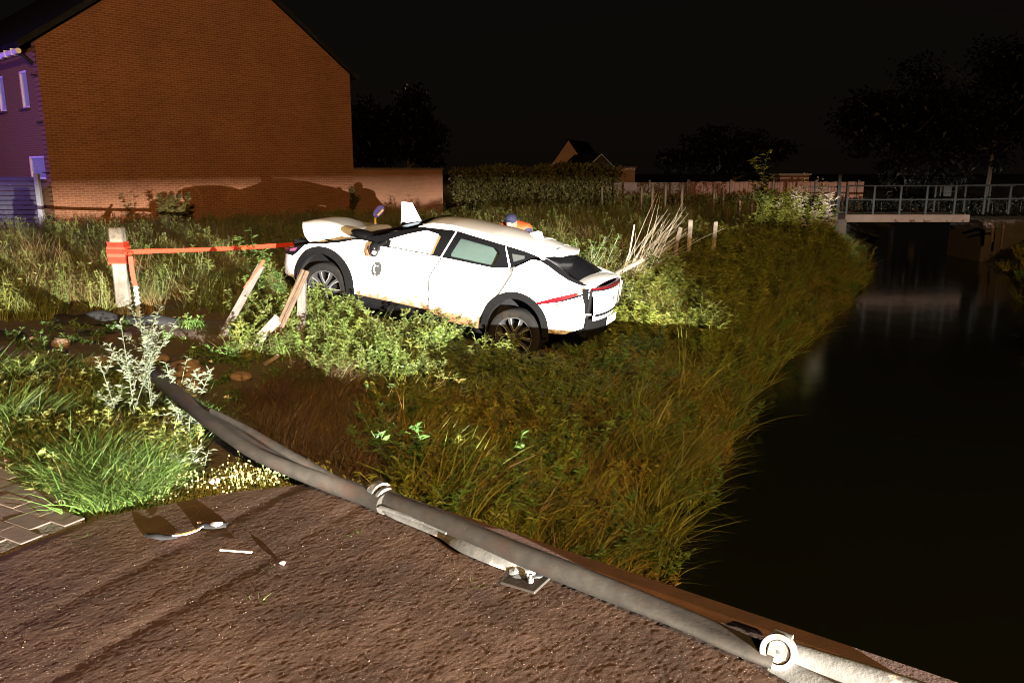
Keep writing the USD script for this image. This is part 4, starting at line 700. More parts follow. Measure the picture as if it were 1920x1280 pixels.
def sidep(poly, off=0., rim=.022, res=.045, sgn=1):
    P, T = patch2d(poly, res); lift = lambda x, z: np.stack([x, sgn * side_y(x, z, off), z], 1)
    return sheet(P, T, lift, (0, -sgn * rim, 0), flip=(sgn > 0))
def topp(poly, zf, rim=.02, res=.06):
    P, T = patch2d(poly, res); return sheet(P, T, lambda x, y: np.stack([x, y, zf(x, y)], 1), (0, 0, -rim))
def rearp(poly, xf, rim=.02, res=.05):
    P, T = patch2d(poly, res); return sheet(P, T, lambda y, z: np.stack([xf(y, z), y, z], 1), (rim, 0, 0), flip=True)
def ell(cx, cz, rx, rz, a0=-.35, a1=math.pi + .35, n=40): return [(cx + rx * math.cos(a), cz + rz * math.sin(a)) for a in np.linspace(a0, a1, n)]
ARF, ARR = (1.47, .34, .52, .545), (-1.445, .33, .47, .49); INF, INR = (1.485, .33, .41, .455), (-1.445, .32, .385, .41)
arch = lambda A: Polygon(ell(*A) + [(A[0] - A[2] * 1.0, -.3), (A[0] + A[2] * 1.0, -.3)]).buffer(0)
aF, aR = arch(ARF), arch(ARR)
SM = 32
door_f = Polygon([(-.185, .325), (.3, .325), (.86, .315), (.85, .6), (.80, 1.075), (.62, 1.045), (-.275, 1.056), (-.15, .76), (-.155, .6)]).difference(aF)
big = lambda g: g if g.geom_type == 'Polygon' else max(g.geoms, key=lambda q: q.area)
fender = Polygon([(.872, .315), (.862, .6), (.812, 1.075), (.92, 1.075), (1.03, 1.06), (1.26, .985), (1.5, .925), (1.74, .885), (1.98, .50), (1.98, .30)]).difference(aF)
nose = Polygon([(1.76, .87), (2.05, .765), (2.25, .71), (2.39, .66), (2.39, .42), (2.25, .34), (1.9, .33)]).difference(aF)
door_r = Polygon([(-.207, .322), (-.178, .6), (-.172, .76), (-.298, 1.056), (-1.03, 1.052), (-1.245, 1.095), (-1.275, 1.03), (-1.225, .9), (-1.145, .72), (-1.06, .60), (-.93, .36), (-.93, .215), (-.5, .225)]).difference(aR.buffer(.004))
lampp = Polygon([(-1.66, .715), (-1.89, .825), (-2.2, .957), (-2.405, 1.035), (-2.40, 1.015), (-2.2, .922), (-2.03, .828), (-1.93, .788), (-1.67, .700)])
quart = Polygon([(-1.30, 1.10), (-1.50, 1.245), (-1.60, 1.245), (-1.74, 1.20), (-1.89, 1.135), (-2.05, 1.08), (-2.2, 1.05), (-2.39, 1.06), (-2.40, 1.0), (-2.0, .80), (-1.70, .69), (-1.2, .5), (-1.10, .62), (-1.175, .71), (-1.26, .89), (-1.315, 1.03)]).difference(aR).difference(lampp.buffer(.003))
quart = quart if quart.geom_type == 'Polygon' else max(quart.geoms, key=lambda g: g.area)
bumper = Polygon([(-1.68, .705), (-1.93, .78), (-2.02, .81), (-2.2, .895), (-2.39, .995), (-2.42, .80), (-2.42, .64), (-2.33, .52), (-2.12, .40), (-1.91, .375), (-1.80, .30), (-1.7, .5)]).difference(aR).difference(lampp.buffer(.004))
quart, bumper, lampp = (big(g.intersection(shapely.box(-2.335, -1, 3, 2))) for g in (quart, bumper, lampp))
PF = sidep(door_f); dF = obj('front_door', PF, M['paint'], car, SM)
dR = obj('rear_door', sidep(door_r), M['paint'], car, SM, label='dented and muddy rear door')
obj('front_fender', sidep(fender), M['paint'], car, SM); obj('rear_quarter_panel', sidep(quart), M['paint'], car, SM)
bm = sidep(bumper); bm.vertices = bm.vertices + np.c_[0 * bm.vertices[:, 0], .02 * np.clip((-1.9 - bm.vertices[:, 0]) / .5, 0, 1), 0 * bm.vertices[:, 0]]
obj('rear_bumper', bm, M['paint'], car, SM, label='rear bumper corner with a dirty torn lower edge')
obj('bumper_crease', sidep([(-1.915, .79), (-1.96, .79), (-2.10, .705), (-2.40, .715), (-2.40, .69), (-2.08, .675), (-2.0, .72)], .004, .01, .03), M['jamb'], car, SM)
obj('front_bumper', sidep(nose), M['paint'], car, SM)
obj('tail_lamp', sidep(lampp, .006, .03, .03), M['lampred'], car, SM)
obj('door_jamb', sidep([(-1.20, 1.06), (-1.30, 1.12), (-1.325, 1.03), (-1.26, .86), (-1.16, .68), (-1.08, .58), (-1.05, .62), (-1.17, .78), (-1.25, .95), (-1.28, 1.03)], -.02, .02, .03), M['jamb'], car, SM)
sh = Polygon([(2.25, .35), (2.25, .7), (1.75, .86), (1.26, .96), (.9, 1.06), (.1, 1.03), (-1.25, 1.05), (-1.5, 1.2), (-1.9, 1.1), (-2.36, 1.0), (-2.36, .65), (-2.1, .42), (-1.0, .22), (.95, .25)]).difference(Polygon(ell(*INF[:2], INF[2] + .05, INF[3] + .05) + [(INF[0] - .4, -.3), (INF[0] + .4, -.3)])).difference(Polygon(ell(*INR[:2], INR[2] + .05, INR[3] + .05) + [(INR[0] - .4, -.3), (INR[0] + .4, -.3)]))
obj('body_shell', cat([sidep(sh, -.035, .01, .09, s_) for s_ in (1, -1)]), M['shell'], car)
obj('sill', sidep(Polygon([(.97, .30), (.6, .318), (-.185, .318), (-.5, .215), (-.93, .208), (-.98, .15), (.95, .15)]), .004, .03, .05), M['trim'], car, SM)
obj('underbody', cat([box(3.8, 1.5, .06, (.1, 0, .24)), box(1.7, 1.55, .5, (0, 0, .42)), box(.6, 1.45, .25, (-1.9, 0, .58)), box(.45, 1.3, .3, (2.0, 0, .5))]), M['shell'], car)
# greenhouse
holeF = Polygon([(.60, 1.125), (.565, 1.062), (-.155, 1.07), (-.165, 1.325), (.07, 1.35), (.31, 1.262)]).buffer(-.02).buffer(.02)
frF = Polygon([(-.27, 1.062), (-.335, 1.405), (.18, 1.372), (.43, 1.288), (.70, 1.175), (1.02, 1.085), (.80, 1.082), (.62, 1.052)]).difference(holeF)
paneR = Polygon([(-.385, 1.09), (-.44, 1.33), (-.97, 1.292), (-1.045, 1.245), (-1.035, 1.082)]).buffer(-.03).buffer(.03)
frR = Polygon([(-.295, 1.062), (-.36, 1.402), (-1.05, 1.345), (-1.085, 1.332), (-1.235, 1.098), (-1.03, 1.058)]).difference(paneR)
frQ = Polygon([(-1.10, 1.335), (-1.265, 1.108), (-1.48, 1.252), (-1.56, 1.285), (-1.38, 1.315)]); paneQ = Polygon([(-1.21, 1.265), (-1.272, 1.175), (-1.40, 1.235), (-1.385, 1.268)])
obj('window_frame', sidep(frF, .0, .03, .035), M['gloss'], dF, SM); obj('window_frame', sidep(frR, .0, .03, .035), M['gloss'], dR, SM)
obj('pane', sidep(paneR, -.008, .004, .04), M['tint'], dR, SM)
obj('quarter_window', sidep(frQ, .0, .02, .03), M['gloss'], car, SM); obj('quarter_pane', sidep(paneQ, .004, .004, .03), mat('quarter_tint', (.05, .055, .055), .15, .1), car, SM)
obj('pillar_trim', sidep([(-.272, 1.06), (-.293, 1.06), (-.358, 1.40), (-.338, 1.405)], .006, .02, .03), M['paint'], car, SM); obj('pillar_trim', sidep([(-1.237, 1.10), (-1.263, 1.108), (-1.098, 1.336), (-1.085, 1.334)], .006, .02, .03), M['paint'], car, SM)
obj('airbag', sidep(Polygon([(.70, 1.0), (.70, 1.16), (.33, 1.28), (.07, 1.37), (-.22, 1.36), (-.25, 1.0)]), -.075, .01, .05), M['bag'], car, SM, label='white curtain airbag filling the open front window')
obj('airbag', sidep(Polygon([(-.30, 1.0), (-.36, 1.37), (-1.1, 1.32), (-1.1, 1.0)]), -.075, .01, .05), M['bag'], car, SM, label='curtain airbag behind the rear side window')
obj('mirror_bracket', box(.05, .03, .10, (.56, .80, 1.09)), M['gloss'], dF)
rail_side = Polygon([(.22, 1.372), (.18, 1.376), (-.34, 1.41), (-1.06, 1.348), (-1.38, 1.32), (-1.56, 1.29), (-1.62, 1.262), (-1.66, 1.27), (-1.60, 1.32), (-1.4, 1.382), (-.87, 1.443), (-.24, 1.463), (.1, 1.43)])
obj('roof_rail', sidep(rail_side, .0, .02, .04), M['paint'], car, SM)
# roof, glass, hood: surfaces seen from above
redge = lambda x: np.interp(x, [-1.62, -1.4, -.87, -.24, .05, .22], [1.315, 1.386, 1.446, 1.466, 1.445, 1.40])
rhalf = lambda x: np.interp(x, [-1.62, -1.4, -.87, -.24, .22], [.60, .615, .60, .575, .57])
roofz = lambda x, y: redge(x) + .075 * (1 - (y / rhalf(x)) ** 2)
RO = [(.22 - .0, -.57), (.10, 0), (.22, .57)]
xr = np.linspace(.20, -1.40, 16); roof_poly = Polygon([(x, rhalf(x) - .012) for x in xr] + [(x, -rhalf(x) + .012) for x in xr[::-1]])
obj('roof', topp(roof_poly, roofz), M['paint'], car, SM)
sp_poly = Polygon([(-1.41, .60), (-1.60, .57), (-1.80, .42), (-1.90, .0), (-1.80, -.42), (-1.60, -.57), (-1.41, -.60)])
spz = lambda x, y: np.interp(x, [-1.95, -1.62, -1.40], [1.31, 1.345, 1.386]) + .07 * (1 - (y / .6) ** 2) - .04 * (np.abs(y) > .5) * (np.abs(y) - .5) / .1
slots = Polygon([(-1.70, .10), (-1.70, .36), (-1.66, .40), (-1.65, .08)]), Polygon([(-1.70, -.10), (-1.70, -.36), (-1.66, -.40), (-1.65, -.08)])
sp0 = obj('spoiler', topp(sp_poly.difference(slots[0]).difference(slots[1]), spz, .055, .05), M['paint'], car, SM)
obj('spoiler_slot', cat([topp(s_.buffer(.004), lambda x, y: spz(x, y) - .02, .01, .05) for s_ in slots]), M['gloss'], car)
fin = trimesh.convex.convex_hull(np.array([(-1.12, .0, 1.47), (-1.36, .05, 1.46), (-1.36, -.05, 1.46), (-1.33, .012, 1.545), (-1.33, -.012, 1.545), (-1.27, 0, 1.54)])); obj('antenna_fin', fin, M['paint'], car, SM)
def coons(c, bulge, n=14, t=.012):   # four corners -> curved sheet with thickness
    u, w = np.meshgrid(np.linspace(0, 1, n), np.linspace(0, 1, n), indexing='ij'); c = np.asarray(c, float)
    P = (c[0] * ((1 - u) * (1 - w))[..., None] + c[1] * (u * (1 - w))[..., None] + c[2] * (u * w)[..., None] + c[3] * ((1 - u) * w)[..., None]); nn = np.cross(c[1] - c[0], c[3] - c[0]); nn /= np.linalg.norm(nn)
    P = P + nn * (bulge * (1 - (2 * w - 1) ** 2) + .012 * np.sin(np.pi * u))[..., None]; a = gridmesh(P[..., 0], P[..., 1], P[..., 2]); b = gridmesh(*np.moveaxis(P - nn * t, -1, 0))
    return cat([trimesh.Trimesh(a[0], np.vstack([a[1][:, [0, 1, 2]], a[1][:, [0, 2, 3]]]), process=False), trimesh.Trimesh(b[0], np.vstack([b[1][:, [0, 2, 1]], b[1][:, [0, 3, 2]]]), process=False)])
obj('windscreen', coons([(1.05, .76, 1.085), (.20, .575, 1.405), (.20, -.575, 1.405), (1.05, -.76, 1.085)][::-1], -.07), M['gloss'], car, SM)
obj('windscreen_header', coons([(.24, .575, 1.395), (.12, .575, 1.44), (.12, -.575, 1.44), (.24, -.575, 1.395)][::-1], -.075), M['gloss'], car, SM)
obj('rear_window', coons([(-1.60, .60, 1.275), (-2.14, .66, 1.085), (-2.14, -.66, 1.085), (-1.60, -.60, 1.275)], .05), M['gloss'], car, SM)
obj('rear_pillar_trim', sidep(Polygon([(-1.585, 1.28), (-1.60, 1.248), (-1.74, 1.205), (-1.89, 1.14), (-2.05, 1.085), (-2.22, 1.055), (-2.22, 1.075), (-2.05, 1.12), (-1.89, 1.20), (-1.70, 1.275)]), -.03, .03, .04), M['gloss'], car, SM)
obj('tail_deck', coons([(-2.13, .70, 1.07), (-2.37, .76, 1.045), (-2.37, -.76, 1.045), (-2.13, -.70, 1.07)], .03), M['paint'], car, SM)
rx = lambda y, z: -2.44 + .13 * np.abs(y / .8) ** 2.4 - .03 * np.sin(np.clip((z - .55) / .5, 0, 1) * np.pi)
obj('light_bar', rearp([(.70, 1.03), (.72, 1.008), (-.72, 1.008), (-.70, 1.03)], lambda y, z: rx(y, z) - .025, .06), M['lampred'], car, SM)
obj('light_bar_edge', rearp([(.76, .998), (.6, .985), (-.6, .985), (-.76, .998)], lambda y, z: rx(y, z) - .012, .03), M['gloss'], car, SM)
tg = obj('tailgate', rearp([(.70, .985), (.60, .70), (.56, .585), (-.56, .585), (-.66, .70), (-.76, .985)], rx), M['paint'], car, SM)
obj('lower_strip', rearp([(.580, .675), (.565, .64), (-.62, .64), (-.645, .675)], lambda y, z: rx(y, z) - .006, .01), M['trim'], tg, SM)
obj('rear_valance', rearp([(.62, .60), (.64, .36), (-.74, .34), (-.78, .60)], lambda y, z: rx(y, .6) + .035, .1), M['trim'], car, SM)
obj('bumper_gap', rearp([(.86, 1.02), (.84, .70), (.80, .42), (.54, .42), (.58, .70), (.68, 1.02)], lambda y, z: rx(.7, z) + .035, .06), M['trim'], car, SM)
obj('torn_trim', cat([box(.06, .10, .20, (-2.34, -.87, .86), bev=.01), ]), M['trim'], car); obj('torn_trim_edge', box(.07, .012, .21, (-2.345, -.925, .86), bev=.003), M['paint'], car)
def rtext(s, h, y, z, m, bold=True):
    t = meshkit.text_mesh(s, h, .004, bold); v = t.vertices.copy(); w = v[:, 0].max(); yy = y - (v[:, 0] - w / 2); zz = z + v[:, 1] - h / 2
    t.vertices = np.c_[rx(yy, zz) - .010 - v[:, 2], yy, zz]; return t
obj('maker_emblem', rtext('KN', .045, -.02, .845, M['dark']), M['dark'], tg); obj('model_letters', rtext('EV6', .028, .42, .70, M['dark']), M['jamb'], tg)
pc = V3(-2.435, -.32, .50)
pl = obj('number_plate', box(.012, .50, .115, pc, bev=.003), M['plate'], car); obj('blue_band', box(.003, .04, .112, pc + V3(-.0078, .228, 0)), M['eublue'], pl)
for k, (y, z, w, h) in enumerate([(.13, .022, .07, .012), (.10, .0, .014, .05), (.14, -.024, .05, .012), (-.01, 0, .014, .07), (-.06, .022, .05, .012), (-.10, 0, .014, .056), (-.07, -.025, .06, .012)]): obj('plate_character', box(.003, w, h, pc + V3(-.0078, y, z)), M['platered'], pl)
# arches and wheels
for A, I, nm in ((ARF, INF, 'front'), (ARR, INR, 'rear')):
    ringp = Polygon(ell(*A, a0=-.12, a1=math.pi + .12)).buffer(0).difference(Polygon(ell(*I, a0=-1.2, a1=math.pi + 1.2)))
    ringp = Polygon(ell(*A, a0=-.05, a1=math.pi + .05) + ell(*I, a0=-.05, a1=math.pi + .05)[::-1]).buffer(0)
    obj('arch_cladding', sidep(ringp, .012, .04, .03), M['trim'], car, SM)
    a = np.linspace(-.3, math.pi + .3, 30); u, w = np.meshgrid(a, np.array([.90, .80, .70, .55]), indexing='ij')
    for s_ in (1, -1):
        g_ = gridmesh(I[0] + (I[2] + .02) * np.cos(u), s_ * w, I[1] + (I[3] + .02) * np.sin(u)); obj('arch_liner', cat([trimesh.Trimesh(g_[0], np.vstack([g_[1][:, [0, 1, 2]], g_[1][:, [0, 2, 3]]]), process=False), trimesh.Trimesh(*(lambda P, T: (np.c_[P[:, 0], 0 * P[:, 0] + s_ * .55, P[:, 1]], T))(*patch2d(Polygon(ell(I[0], I[1], I[2] + .02, I[3] + .02)), .1)), process=False)]), M['liner'], car, 60)
def wheel(c, toe, camber):
    R_ = .368; prof = np.array([(.255, -.10), (.262, -.115), (.30, -.122), (.345, -.112), (.362, -.09), (R_, -.05), (R_, .05), (.362, .09), (.345, .112), (.30, .122), (.262, .115), (.255, .10), (.255, -.10)])
    ty = trimesh.creation.revolve(prof, sections=56); gz_ = []
    Tm = trimesh.transformations.euler_matrix(-math.pi / 2 + camber, 0, toe); Tm[:3, 3] = c
    rimp = np.array([(.20, -.09), (.245, -.095), (.256, -.10), (.256, .095), (.25, .105), (.24, .095), (.225, -.0), (.20, -.09)]); rb = trimesh.creation.revolve(rimp, sections=48)
    disc = trimesh.creation.cylinder(.20, .02, sections=32); disc.apply_translation((0, 0, -.03))
    def put(m): m = m.copy(); m.apply_transform(Tm); return m
    w = obj('wheel', put(rb), M['rim'], car, 40)
    obj('tyre', put(ty), M['rubber'], w, 40); obj('brake_disc', put(disc), M['trim'], w, 40)
    hub = trimesh.creation.cylinder(.05, .05, sections=20); hub.apply_translation((0, 0, -.075 if False else .07)); obj('hub', put(hub), M['rim'], w, 40)
    for k in range(5):
        a = k * 2 * math.pi / 5 + .35
        for s_ in (-1, 1):
            P = np.array([(.03, s_ * .012), (.03, s_ * .045), (.15, s_ * .055), (.242, s_ * .098), (.247, s_ * .045), (.15, s_ * .022)]); e = trimesh.creation.extrude_polygon(Polygon(P).buffer(.002), .03, engine='earcut'); e.apply_translation((0, 0, .055)); e.apply_transform(trimesh.transformations.rotation_matrix(a, [0, 0, 1])); obj('spoke', put(e), M['rim'], w, 30)
            E_ = Polygon([(.06, s_ * .047), (.15, s_ * .057), (.242, s_ * .100), (.244, s_ * .086), (.15, s_ * .048), (.06, s_ * .041)]); e = trimesh.creation.extrude_polygon(E_, .006, engine='earcut'); e.apply_translation((0, 0, .084)); e.apply_transform(trimesh.transformations.rotation_matrix(a, [0, 0, 1])); obj('spoke_edge', put(e), M['rimcut'], w)
    obj('rim_lip', put(trimesh.creation.revolve(np.array([(.243, .097), (.253, .103), (.256, .098), (.246, .092), (.243, .097)]), sections=48)), M['rimcut'], w, 40)
for c, tz, cb in (((1.45, .80, .295), .10, -.03), ((-1.45, .80, .225), 0, 0), ((1.45, -.80, .30), .1, 0), ((-1.45, -.80, .24), 0, 0)):
    wheel(np.array(c), tz if c[1] > 0 else tz + math.pi, cb)
# nose, bonnet, engine bay
obj('headlamp', sidep([(1.80, .865), (2.05, .78), (2.28, .715), (2.28, .64), (2.05, .65), (1.95, .72)], .006, .03, .04), M['gloss'], car, SM)
obj('lamp_lens', sidep([(1.95, .79), (2.12, .735), (2.12, .70), (2.0, .73)], .011, .01, .03), mat('purple_lens', (.2, .06, .16), .1, .2), car, SM)
obj('front_face', box(.06, .9, .32, (2.37, 0, .54), bev=.02), M['paint'], car); obj('grille', box(.05, .9, .1, (2.385, 0, .40), bev=.01), M['trim'], car)
obj('engine_bay', cat([box(1.15, 1.42, .30, (1.55, 0, .72)), box(.9, 1.3, .10, (1.45, 0, .90)), box(.25, .5, .12, (1.5, .2, .98)), box(.3, .3, .16, (1.75, .35, .90), bev=.02)]), M['shell'], car)
obj('crossmember', tube([(2.15, -.62, .80), (2.2, 0, .80), (2.15, .66, .80), (1.6, .80, .90), (1.15, .82, 1.03)], .025, n=8), M['trim'], car)
HA = math.radians(17.5)
def hood(x, y):
    d = x - 1.05; yn = np.abs(y) / .74
    z = -.215 * d - .05 * d ** 2 * .6 + .035 * (1 - yn ** 2) - .10 * np.clip((yn - .80) / .2, 0, 1) ** 1.6 - .05 * np.clip((d - .93) / .15, 0, 1) ** 2
    z = z - .24 * np.exp(-((d - .52) / .36) ** 2) * np.clip((y - .36) / .36, 0, 1) ** 1.1
    z = z + .05 * np.exp(-((d - .30) / .10) ** 2) * np.clip(.3 - y, 0, 1) + .012 * np.sin(d * 9 + y * 4)
    cx, sx = math.cos(HA), math.sin(HA); return 1.05 + d * cx - z * sx, y + 0 * x, 1.075 + d * sx + z * cx
hp = Polygon([(1.07, .71), (1.6, .735), (1.95, .70), (2.08, .58), (2.14, .3), (2.15, 0), (2.14, -.3), (2.08, -.58), (1.95, -.70), (1.6, -.735), (1.07, -.71)]).buffer(-.2).buffer(.2)
P_, T_ = patch2d(hp, .045); hm_ = sheet(P_, T_, lambda x, y: np.stack(hood(x, y), 1), (-.01, 0, -.035)); hd = obj('bonnet', hm_, M['paint'], car, SM, label='bonnet sprung open and buckled across')
lo_ = hm_.copy(); lo_.vertices = (lo_.vertices - lo_.vertices.mean(0)) * [.97, .96, 1] + lo_.vertices.mean(0) + [0, 0, -.04]; lo_.invert(); obj('inner_panel', lo_, M['trim'], hd, SM)
# mirror torn down against the door, dark cowl, door badge, glowing panel
mm = trimesh.creation.icosphere(3, .1); v = mm.vertices.copy(); v[:, 0] = v[:, 0] * (1 - .25 * (v[:, 2] < 0)); mm.vertices = v * [.75, .9, 1.05]; mm.apply_translation((.66, .99, 1.0)); mi = obj('wing_mirror', mm, M['gloss'], car, 60, label='black wing mirror broken and hanging down')
m2 = shard(.15, .1, .17, 33); m2.apply_translation((.745, .96, .955)); obj('torn_backing', m2, M['indic'], mi); obj('mirror_arm', tube([(.60, .84, 1.09), (.64, .95, 1.05)], .03, n=8), M['gloss'], mi, 50)
m3_ = shard(.09, .04, .07, 35); m3_.apply_translation((.62, 1.07, .97)); obj('mirror_glass', m3_, M['chrome'], mi)
cw = trimesh.creation.icosphere(3, 1); cw.vertices = cw.vertices * [.20, .17, .065]; cw.apply_transform(trimesh.transformations.rotation_matrix(-.12, [0, 1, 0])); cw.apply_translation((1.0, .70, 1.125)); obj('cowl', cw, M['gloss'], car, 60)
EB = Polygon([(.60, .835), (.655, .815), (.69, .755), (.70, .695), (.675, .645), (.62, .632), (.565, .675), (.547, .75), (.565, .81)]).buffer(.004)
eb = obj('door_badge', sidep(EB, .005, .005, .03), mat('badge_black', (.035, .035, .035), .4, .1), dF, SM)
for (x, z, w, h) in ((.665, .80, .022, .014), (.648, .772, .012, .026), (.612, .778, .026, .010), (.66, .745, .014, .028), (.652, .70, .016, .03), (.635, .685, .018, .016), (.632, .65, .026, .014)): obj('badge_mark', sidep([(x - w / 2, z - h / 2), (x + w / 2, z - h / 2), (x + w / 2 + .004, z + h / 2), (x - w / 2 + .004, z + h / 2)], .0085, .002, .02), M['white'], eb)
for x in (.0, -1.0): obj('door_handle', sidep([(x + .09 - .06, .93), (x - .13 - .06, .94), (x - .13 - .06, .915), (x + .09 - .06, .905)], .004, .003, .04), M['paint'], car, SM)
sg_ = [(1.01, 1.57), (.86, 1.585), (.67, 1.345), (.98, 1.25)]; sm = trimesh.creation.extrude_polygon(Polygon(sg_), .05, engine='earcut'); v = sm.vertices.copy(); sm.vertices = np.c_[v[:, 0], -.30 - v[:, 2], v[:, 1]]; obj('lit_sign', sm, M['sign'], car, label='white tapered panel of unknown kind with added glow above the windscreen')  # emissive white panel, its brightness added as glow; what it is stays unknown
obj('sign_foot', box(.26, .10, .05, (.83, -.32, 1.255)), M['trim'], car)
# far side of the car
farside = Polygon([(2.2, .35), (2.2, .7), (1.5, .92), (.9, 1.06), (-1.25, 1.06), (-1.5, 1.22), (-1.9, 1.13), (-2.38, 1.05), (-2.40, .66), (-2.1, .41), (-1.0, .24), (.95, .31)]).difference(aF).difference(aR)
obj('far_side_panel', sidep(farside, 0, .02, .07, -1), M['paint'], car, SM)
obj('far_side_window', sidep(Polygon([(.98, 1.085), (.43, 1.288), (.18, 1.372), (-.335, 1.405), (-1.05, 1.345), (-1.55, 1.285), (-1.25, 1.08)]), 0, .02, .06, -1), M['gloss'], car, SM)
obj('far_roof_rail', sidep(rail_side, .0, .02, .04, -1), M['paint'], car, SM)

# ------------------------------------------------------------------ crouching person, blue sign behind the car
def limb(J, rad, bones, edge=.03, sm=6):
    S = lambda k: m3.Manifold.sphere(rad[k], 16).translate(list(map(float, J[k])))
    b = m3.Manifold()
    for p in bones: b = b + m3.Manifold.batch_hull([S(k) for k in p])
    me = b.refine_to_length(edge).to_mesh(); t = trimesh.Trimesh(me.vert_properties[:, :3], me.tri_verts); trimesh.smoothing.filter_taubin(t, iterations=sm); return t
PJ = dict(pel=(.10, .60, .66), bel=(.06, .40, .81), che=(.02, .17, .95), sl=(-.19, .08, .98), sr=(.21, .10, .98), nk=(.0, .04, 1.04), hd=(-.03, -.06, 1.12), ch=(-.04, -.12, 1.07), el=(-.27, -.08, .74), er=(.30, -.04, .74), wl=(-.16, -.22, .55), wr=(.16, -.22, .55),
          hl=(-.0, .57, .62), hr=(.2, .59, .62), kl=(-.14, .30, .40), kr=(.34, .32, .40), al=(-.14, .46, .07), ar=(.30, .48, .07), tl=(-.17, .26, .03), tr=(.34, .28, .03))
PRD = dict(pel=.15, bel=.145, che=.15, sl=.075, sr=.075, nk=.06, hd=.095, ch=.06, el=.048, er=.048, wl=.034, wr=.034, hl=.10, hr=.10, kl=.068, kr=.068, al=.048, ar=.048, tl=.036, tr=.036)
PB3 = [('pel', 'bel'), ('bel', 'che'), ('che', 'sl', 'sr'), ('che', 'nk'), ('nk', 'hd'), ('hd', 'ch'), ('sl', 'el'), ('sr', 'er'), ('el', 'wl'), ('er', 'wr'), ('pel', 'hl', 'hr'), ('hl', 'kl'), ('hr', 'kr'), ('kl', 'al'), ('kr', 'ar'), ('al', 'tl'), ('ar', 'tr')]
person = thing('person', 'person in orange safety vest and dark blue cap crouching behind the white car', 'person', (.02, 13.35, -.28), -.15)
M['skin'] = mat('skin', (.45, .22, .15), .6, .08); M['vest'] = mat('orange_vest', (.5, .055, .010), .6, .1, 8); M['navy'] = mat('navy_cloth', (.015, .02, .06), .8, .2, 8)
J = {k: np.array(v) for k, v in PJ.items()}
obj('body', limb(J, PRD, PB3), M['skin'], person, True)
inf = lambda d: {k: v + d for k, v in PRD.items()}
obj('vest', limb(J, inf(.022), [('pel', 'bel'), ('bel', 'che'), ('che', 'sl', 'sr')]), M['vest'], person, True)
for a, b in (('sl', 'el'), ('sr', 'er')): obj('sleeve', limb(J, inf(.016), [(a, b), (b, 'w' + b[1])]), M['vest'] if a == 'sl' else M['navy'], person, True)
obj('trousers', limb(J, inf(.014), [('pel', 'hl', 'hr'), ('hl', 'kl'), ('hr', 'kr'), ('kl', 'al'), ('kr', 'ar')]), M['navy'], person, True)
for a, b in (('al', 'tl'), ('ar', 'tr')): obj('boot', limb(J, inf(.02), [(a, b)]), M['dark'], person, True)
cp = trimesh.creation.icosphere(3, .112); cp = cp.slice_plane((0, 0, .0), (0, 0, 1), cap=True, engine='earcut') if hasattr(cp, 'slice_plane') else cp; cp.apply_scale((.95, 1.05, .95)); cp.apply_transform(trimesh.transformations.rotation_matrix(.5, [1, 0, 0])); cp.apply_translation(J['hd'] + V3(0, .0, .012)); obj('cap', cp, M['navy'], person, 40)
obj('cap_peak', shard(.15, .12, .02, 61).apply_translation(J['hd'] + V3(0, -.13, .0)), M['navy'], person)
fx = J['hd']; nose_ = trimesh.creation.cone(.014, .035, sections=8); nose_.apply_translation(fx + V3(0, -.098, -.035)); obj('nose', nose_, M['skin'], person, True)
for s_ in (-1, 1):
    e = trimesh.creation.icosphere(1, .011); e.apply_translation(fx + V3(s_ * .034, -.088, -.012)); obj('eye', e, M['dark'], person, True); e = trimesh.creation.icosphere(1, .022); e.apply_scale((.4, .8, 1)); e.apply_translation(fx + V3(s_ * .095, 0, -.02)); obj('ear', e, M['skin'], person, True)
for s_, k in ((-1, 'wl'), (1, 'wr')):
    w0 = J[k]; d = V3(.02 * -s_, -.35, -.9); d /= np.linalg.norm(d); q = np.cross(d, [1, 0, 0]); JJ = {'w': w0, 'p': w0 + d * .08}; RR = {'w': .03, 'p': .036}; BB = [('w', 'p')]
    for f_ in range(4):
        x_ = V3((f_ - 1.5) * .021, 0, 0); l_ = (.07, .08, .075, .06)[f_]; JJ[f'a{f_}'] = w0 + d * .085 + x_; JJ[f'b{f_}'] = w0 + d * (.085 + l_ * .55) + x_; JJ[f'c{f_}'] = w0 + d * (.085 + l_ * .9) + x_ + q * .02; RR[f'a{f_}'] = .0095; RR[f'b{f_}'] = .0088; RR[f'c{f_}'] = .0078; BB += [(f'a{f_}', f'b{f_}'), (f'b{f_}', f'c{f_}')]
    JJ['t0'] = w0 + d * .03 + V3(-s_ * .03, 0, 0); JJ['t1'] = w0 + d * .07 + V3(-s_ * .055, 0, 0); RR['t0'] = .013; RR['t1'] = .010; BB.append(('t0', 't1'))
    obj('hand', limb(JJ, RR, BB, .008, 3), M['skin'], person, True)
bs = thing('blue_sign', 'small tilted blue and white sign on a thin yellow post behind the bonnet', 'sign', (-2.56, 15.0, -.2))
M['yellow'] = mat('yellow_post', (.6, .45, .05), .5, .15); M['blue'] = mat('sign_blue', (.02, .03, .75), .35, .1)
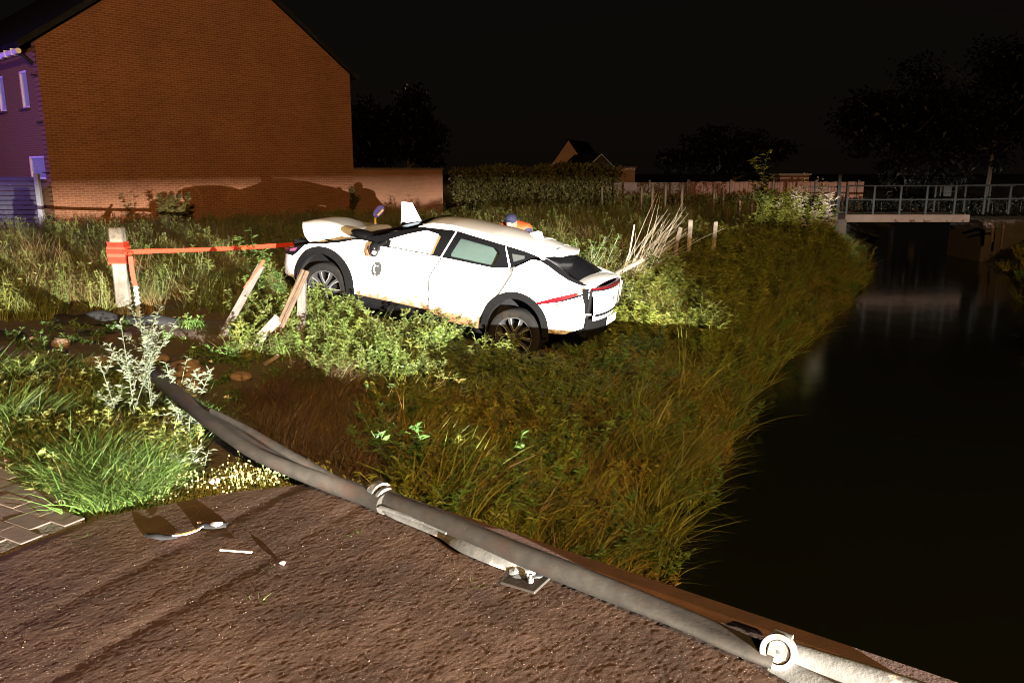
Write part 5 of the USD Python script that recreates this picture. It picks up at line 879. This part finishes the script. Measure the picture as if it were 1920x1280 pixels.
obj('post', tube([(0, 0, -.3), (.01, 0, 1.02)], .022, n=10), M['yellow'], bs, smooth=40)
sgp = Polygon([(math.cos(a) * .075, math.sin(a) * .13) for a in np.linspace(0, 2 * math.pi, 28)[:-1]]); T = trimesh.transformations.euler_matrix(math.pi / 2, .75, .25); T[:3, 3] = (.08, -.02, 1.11)
pm = trimesh.creation.extrude_polygon(sgp, .03, engine='earcut'); pm.apply_transform(T); obj('plate', pm, M['blue'], bs, smooth=30)
pm = trimesh.creation.extrude_polygon(Polygon([(.015, -.08), (.055, -.06), (.055, .07), (.02, .09)]), .006, engine='earcut'); pm.apply_translation((0, 0, .031)); pm.apply_transform(T); obj('white_marking', pm, M['white'], bs)

rng = np.random.default_rng(77)
GP = np.c_[rng.uniform(-2.6, 2.2, 5000), rng.uniform(1.5, 4.1, 5000)]; GP = GP[shapely.contains_xy(DECK.buffer(-.03), GP[:, 0], GP[:, 1])]; GP = GP[meshkit.fbm(np.c_[GP * 2.2, GP[:, :1] * 0], 3, 51) > .44 * rng.uniform(.7, 1.2, len(GP))][:900]
M['grit'] = mat('grit', (.10, .08, .06), .8, .4, 30)
chips = [[(shard(.011, .008, .005, 200 + k), (M['grit'], M['oldwood'], M['soil'], M['soil'], M['rail'])[k])] for k in range(5)]
scatter('loose_grit', chips, np.c_[GP, deck_z(GP[:, 0], GP[:, 1]) + .001], rng, .2, .75)
for p_ in stage.GetPrimAtPath('/World').GetChildren():
    base_ = p_.GetName().rstrip('0123456789').rstrip('_')
    g_ = dict(wooden_stake='wooden stakes in the weeds', silver_weed='silvery weeds by the rail end', plastic_fragment='black plastic pieces in the churned soil', clod='clods in the churned soil', white_scrap='white scraps in the soil', pebble='pebbles on the deck', rail_post='flattened posts of the bridge rail', bank_weed='tall weeds behind the car', tree='dark trees in the background', far_house='far houses beyond the hedge', hedge='hedges in the background', grass_sprig='green sprigs on the deck', tall_weed='tall single weeds', shrub='shrubs').get(base_)
    if g_ and p_.GetCustomDataByKey('category'): p_.SetCustomDataByKey('group', g_)
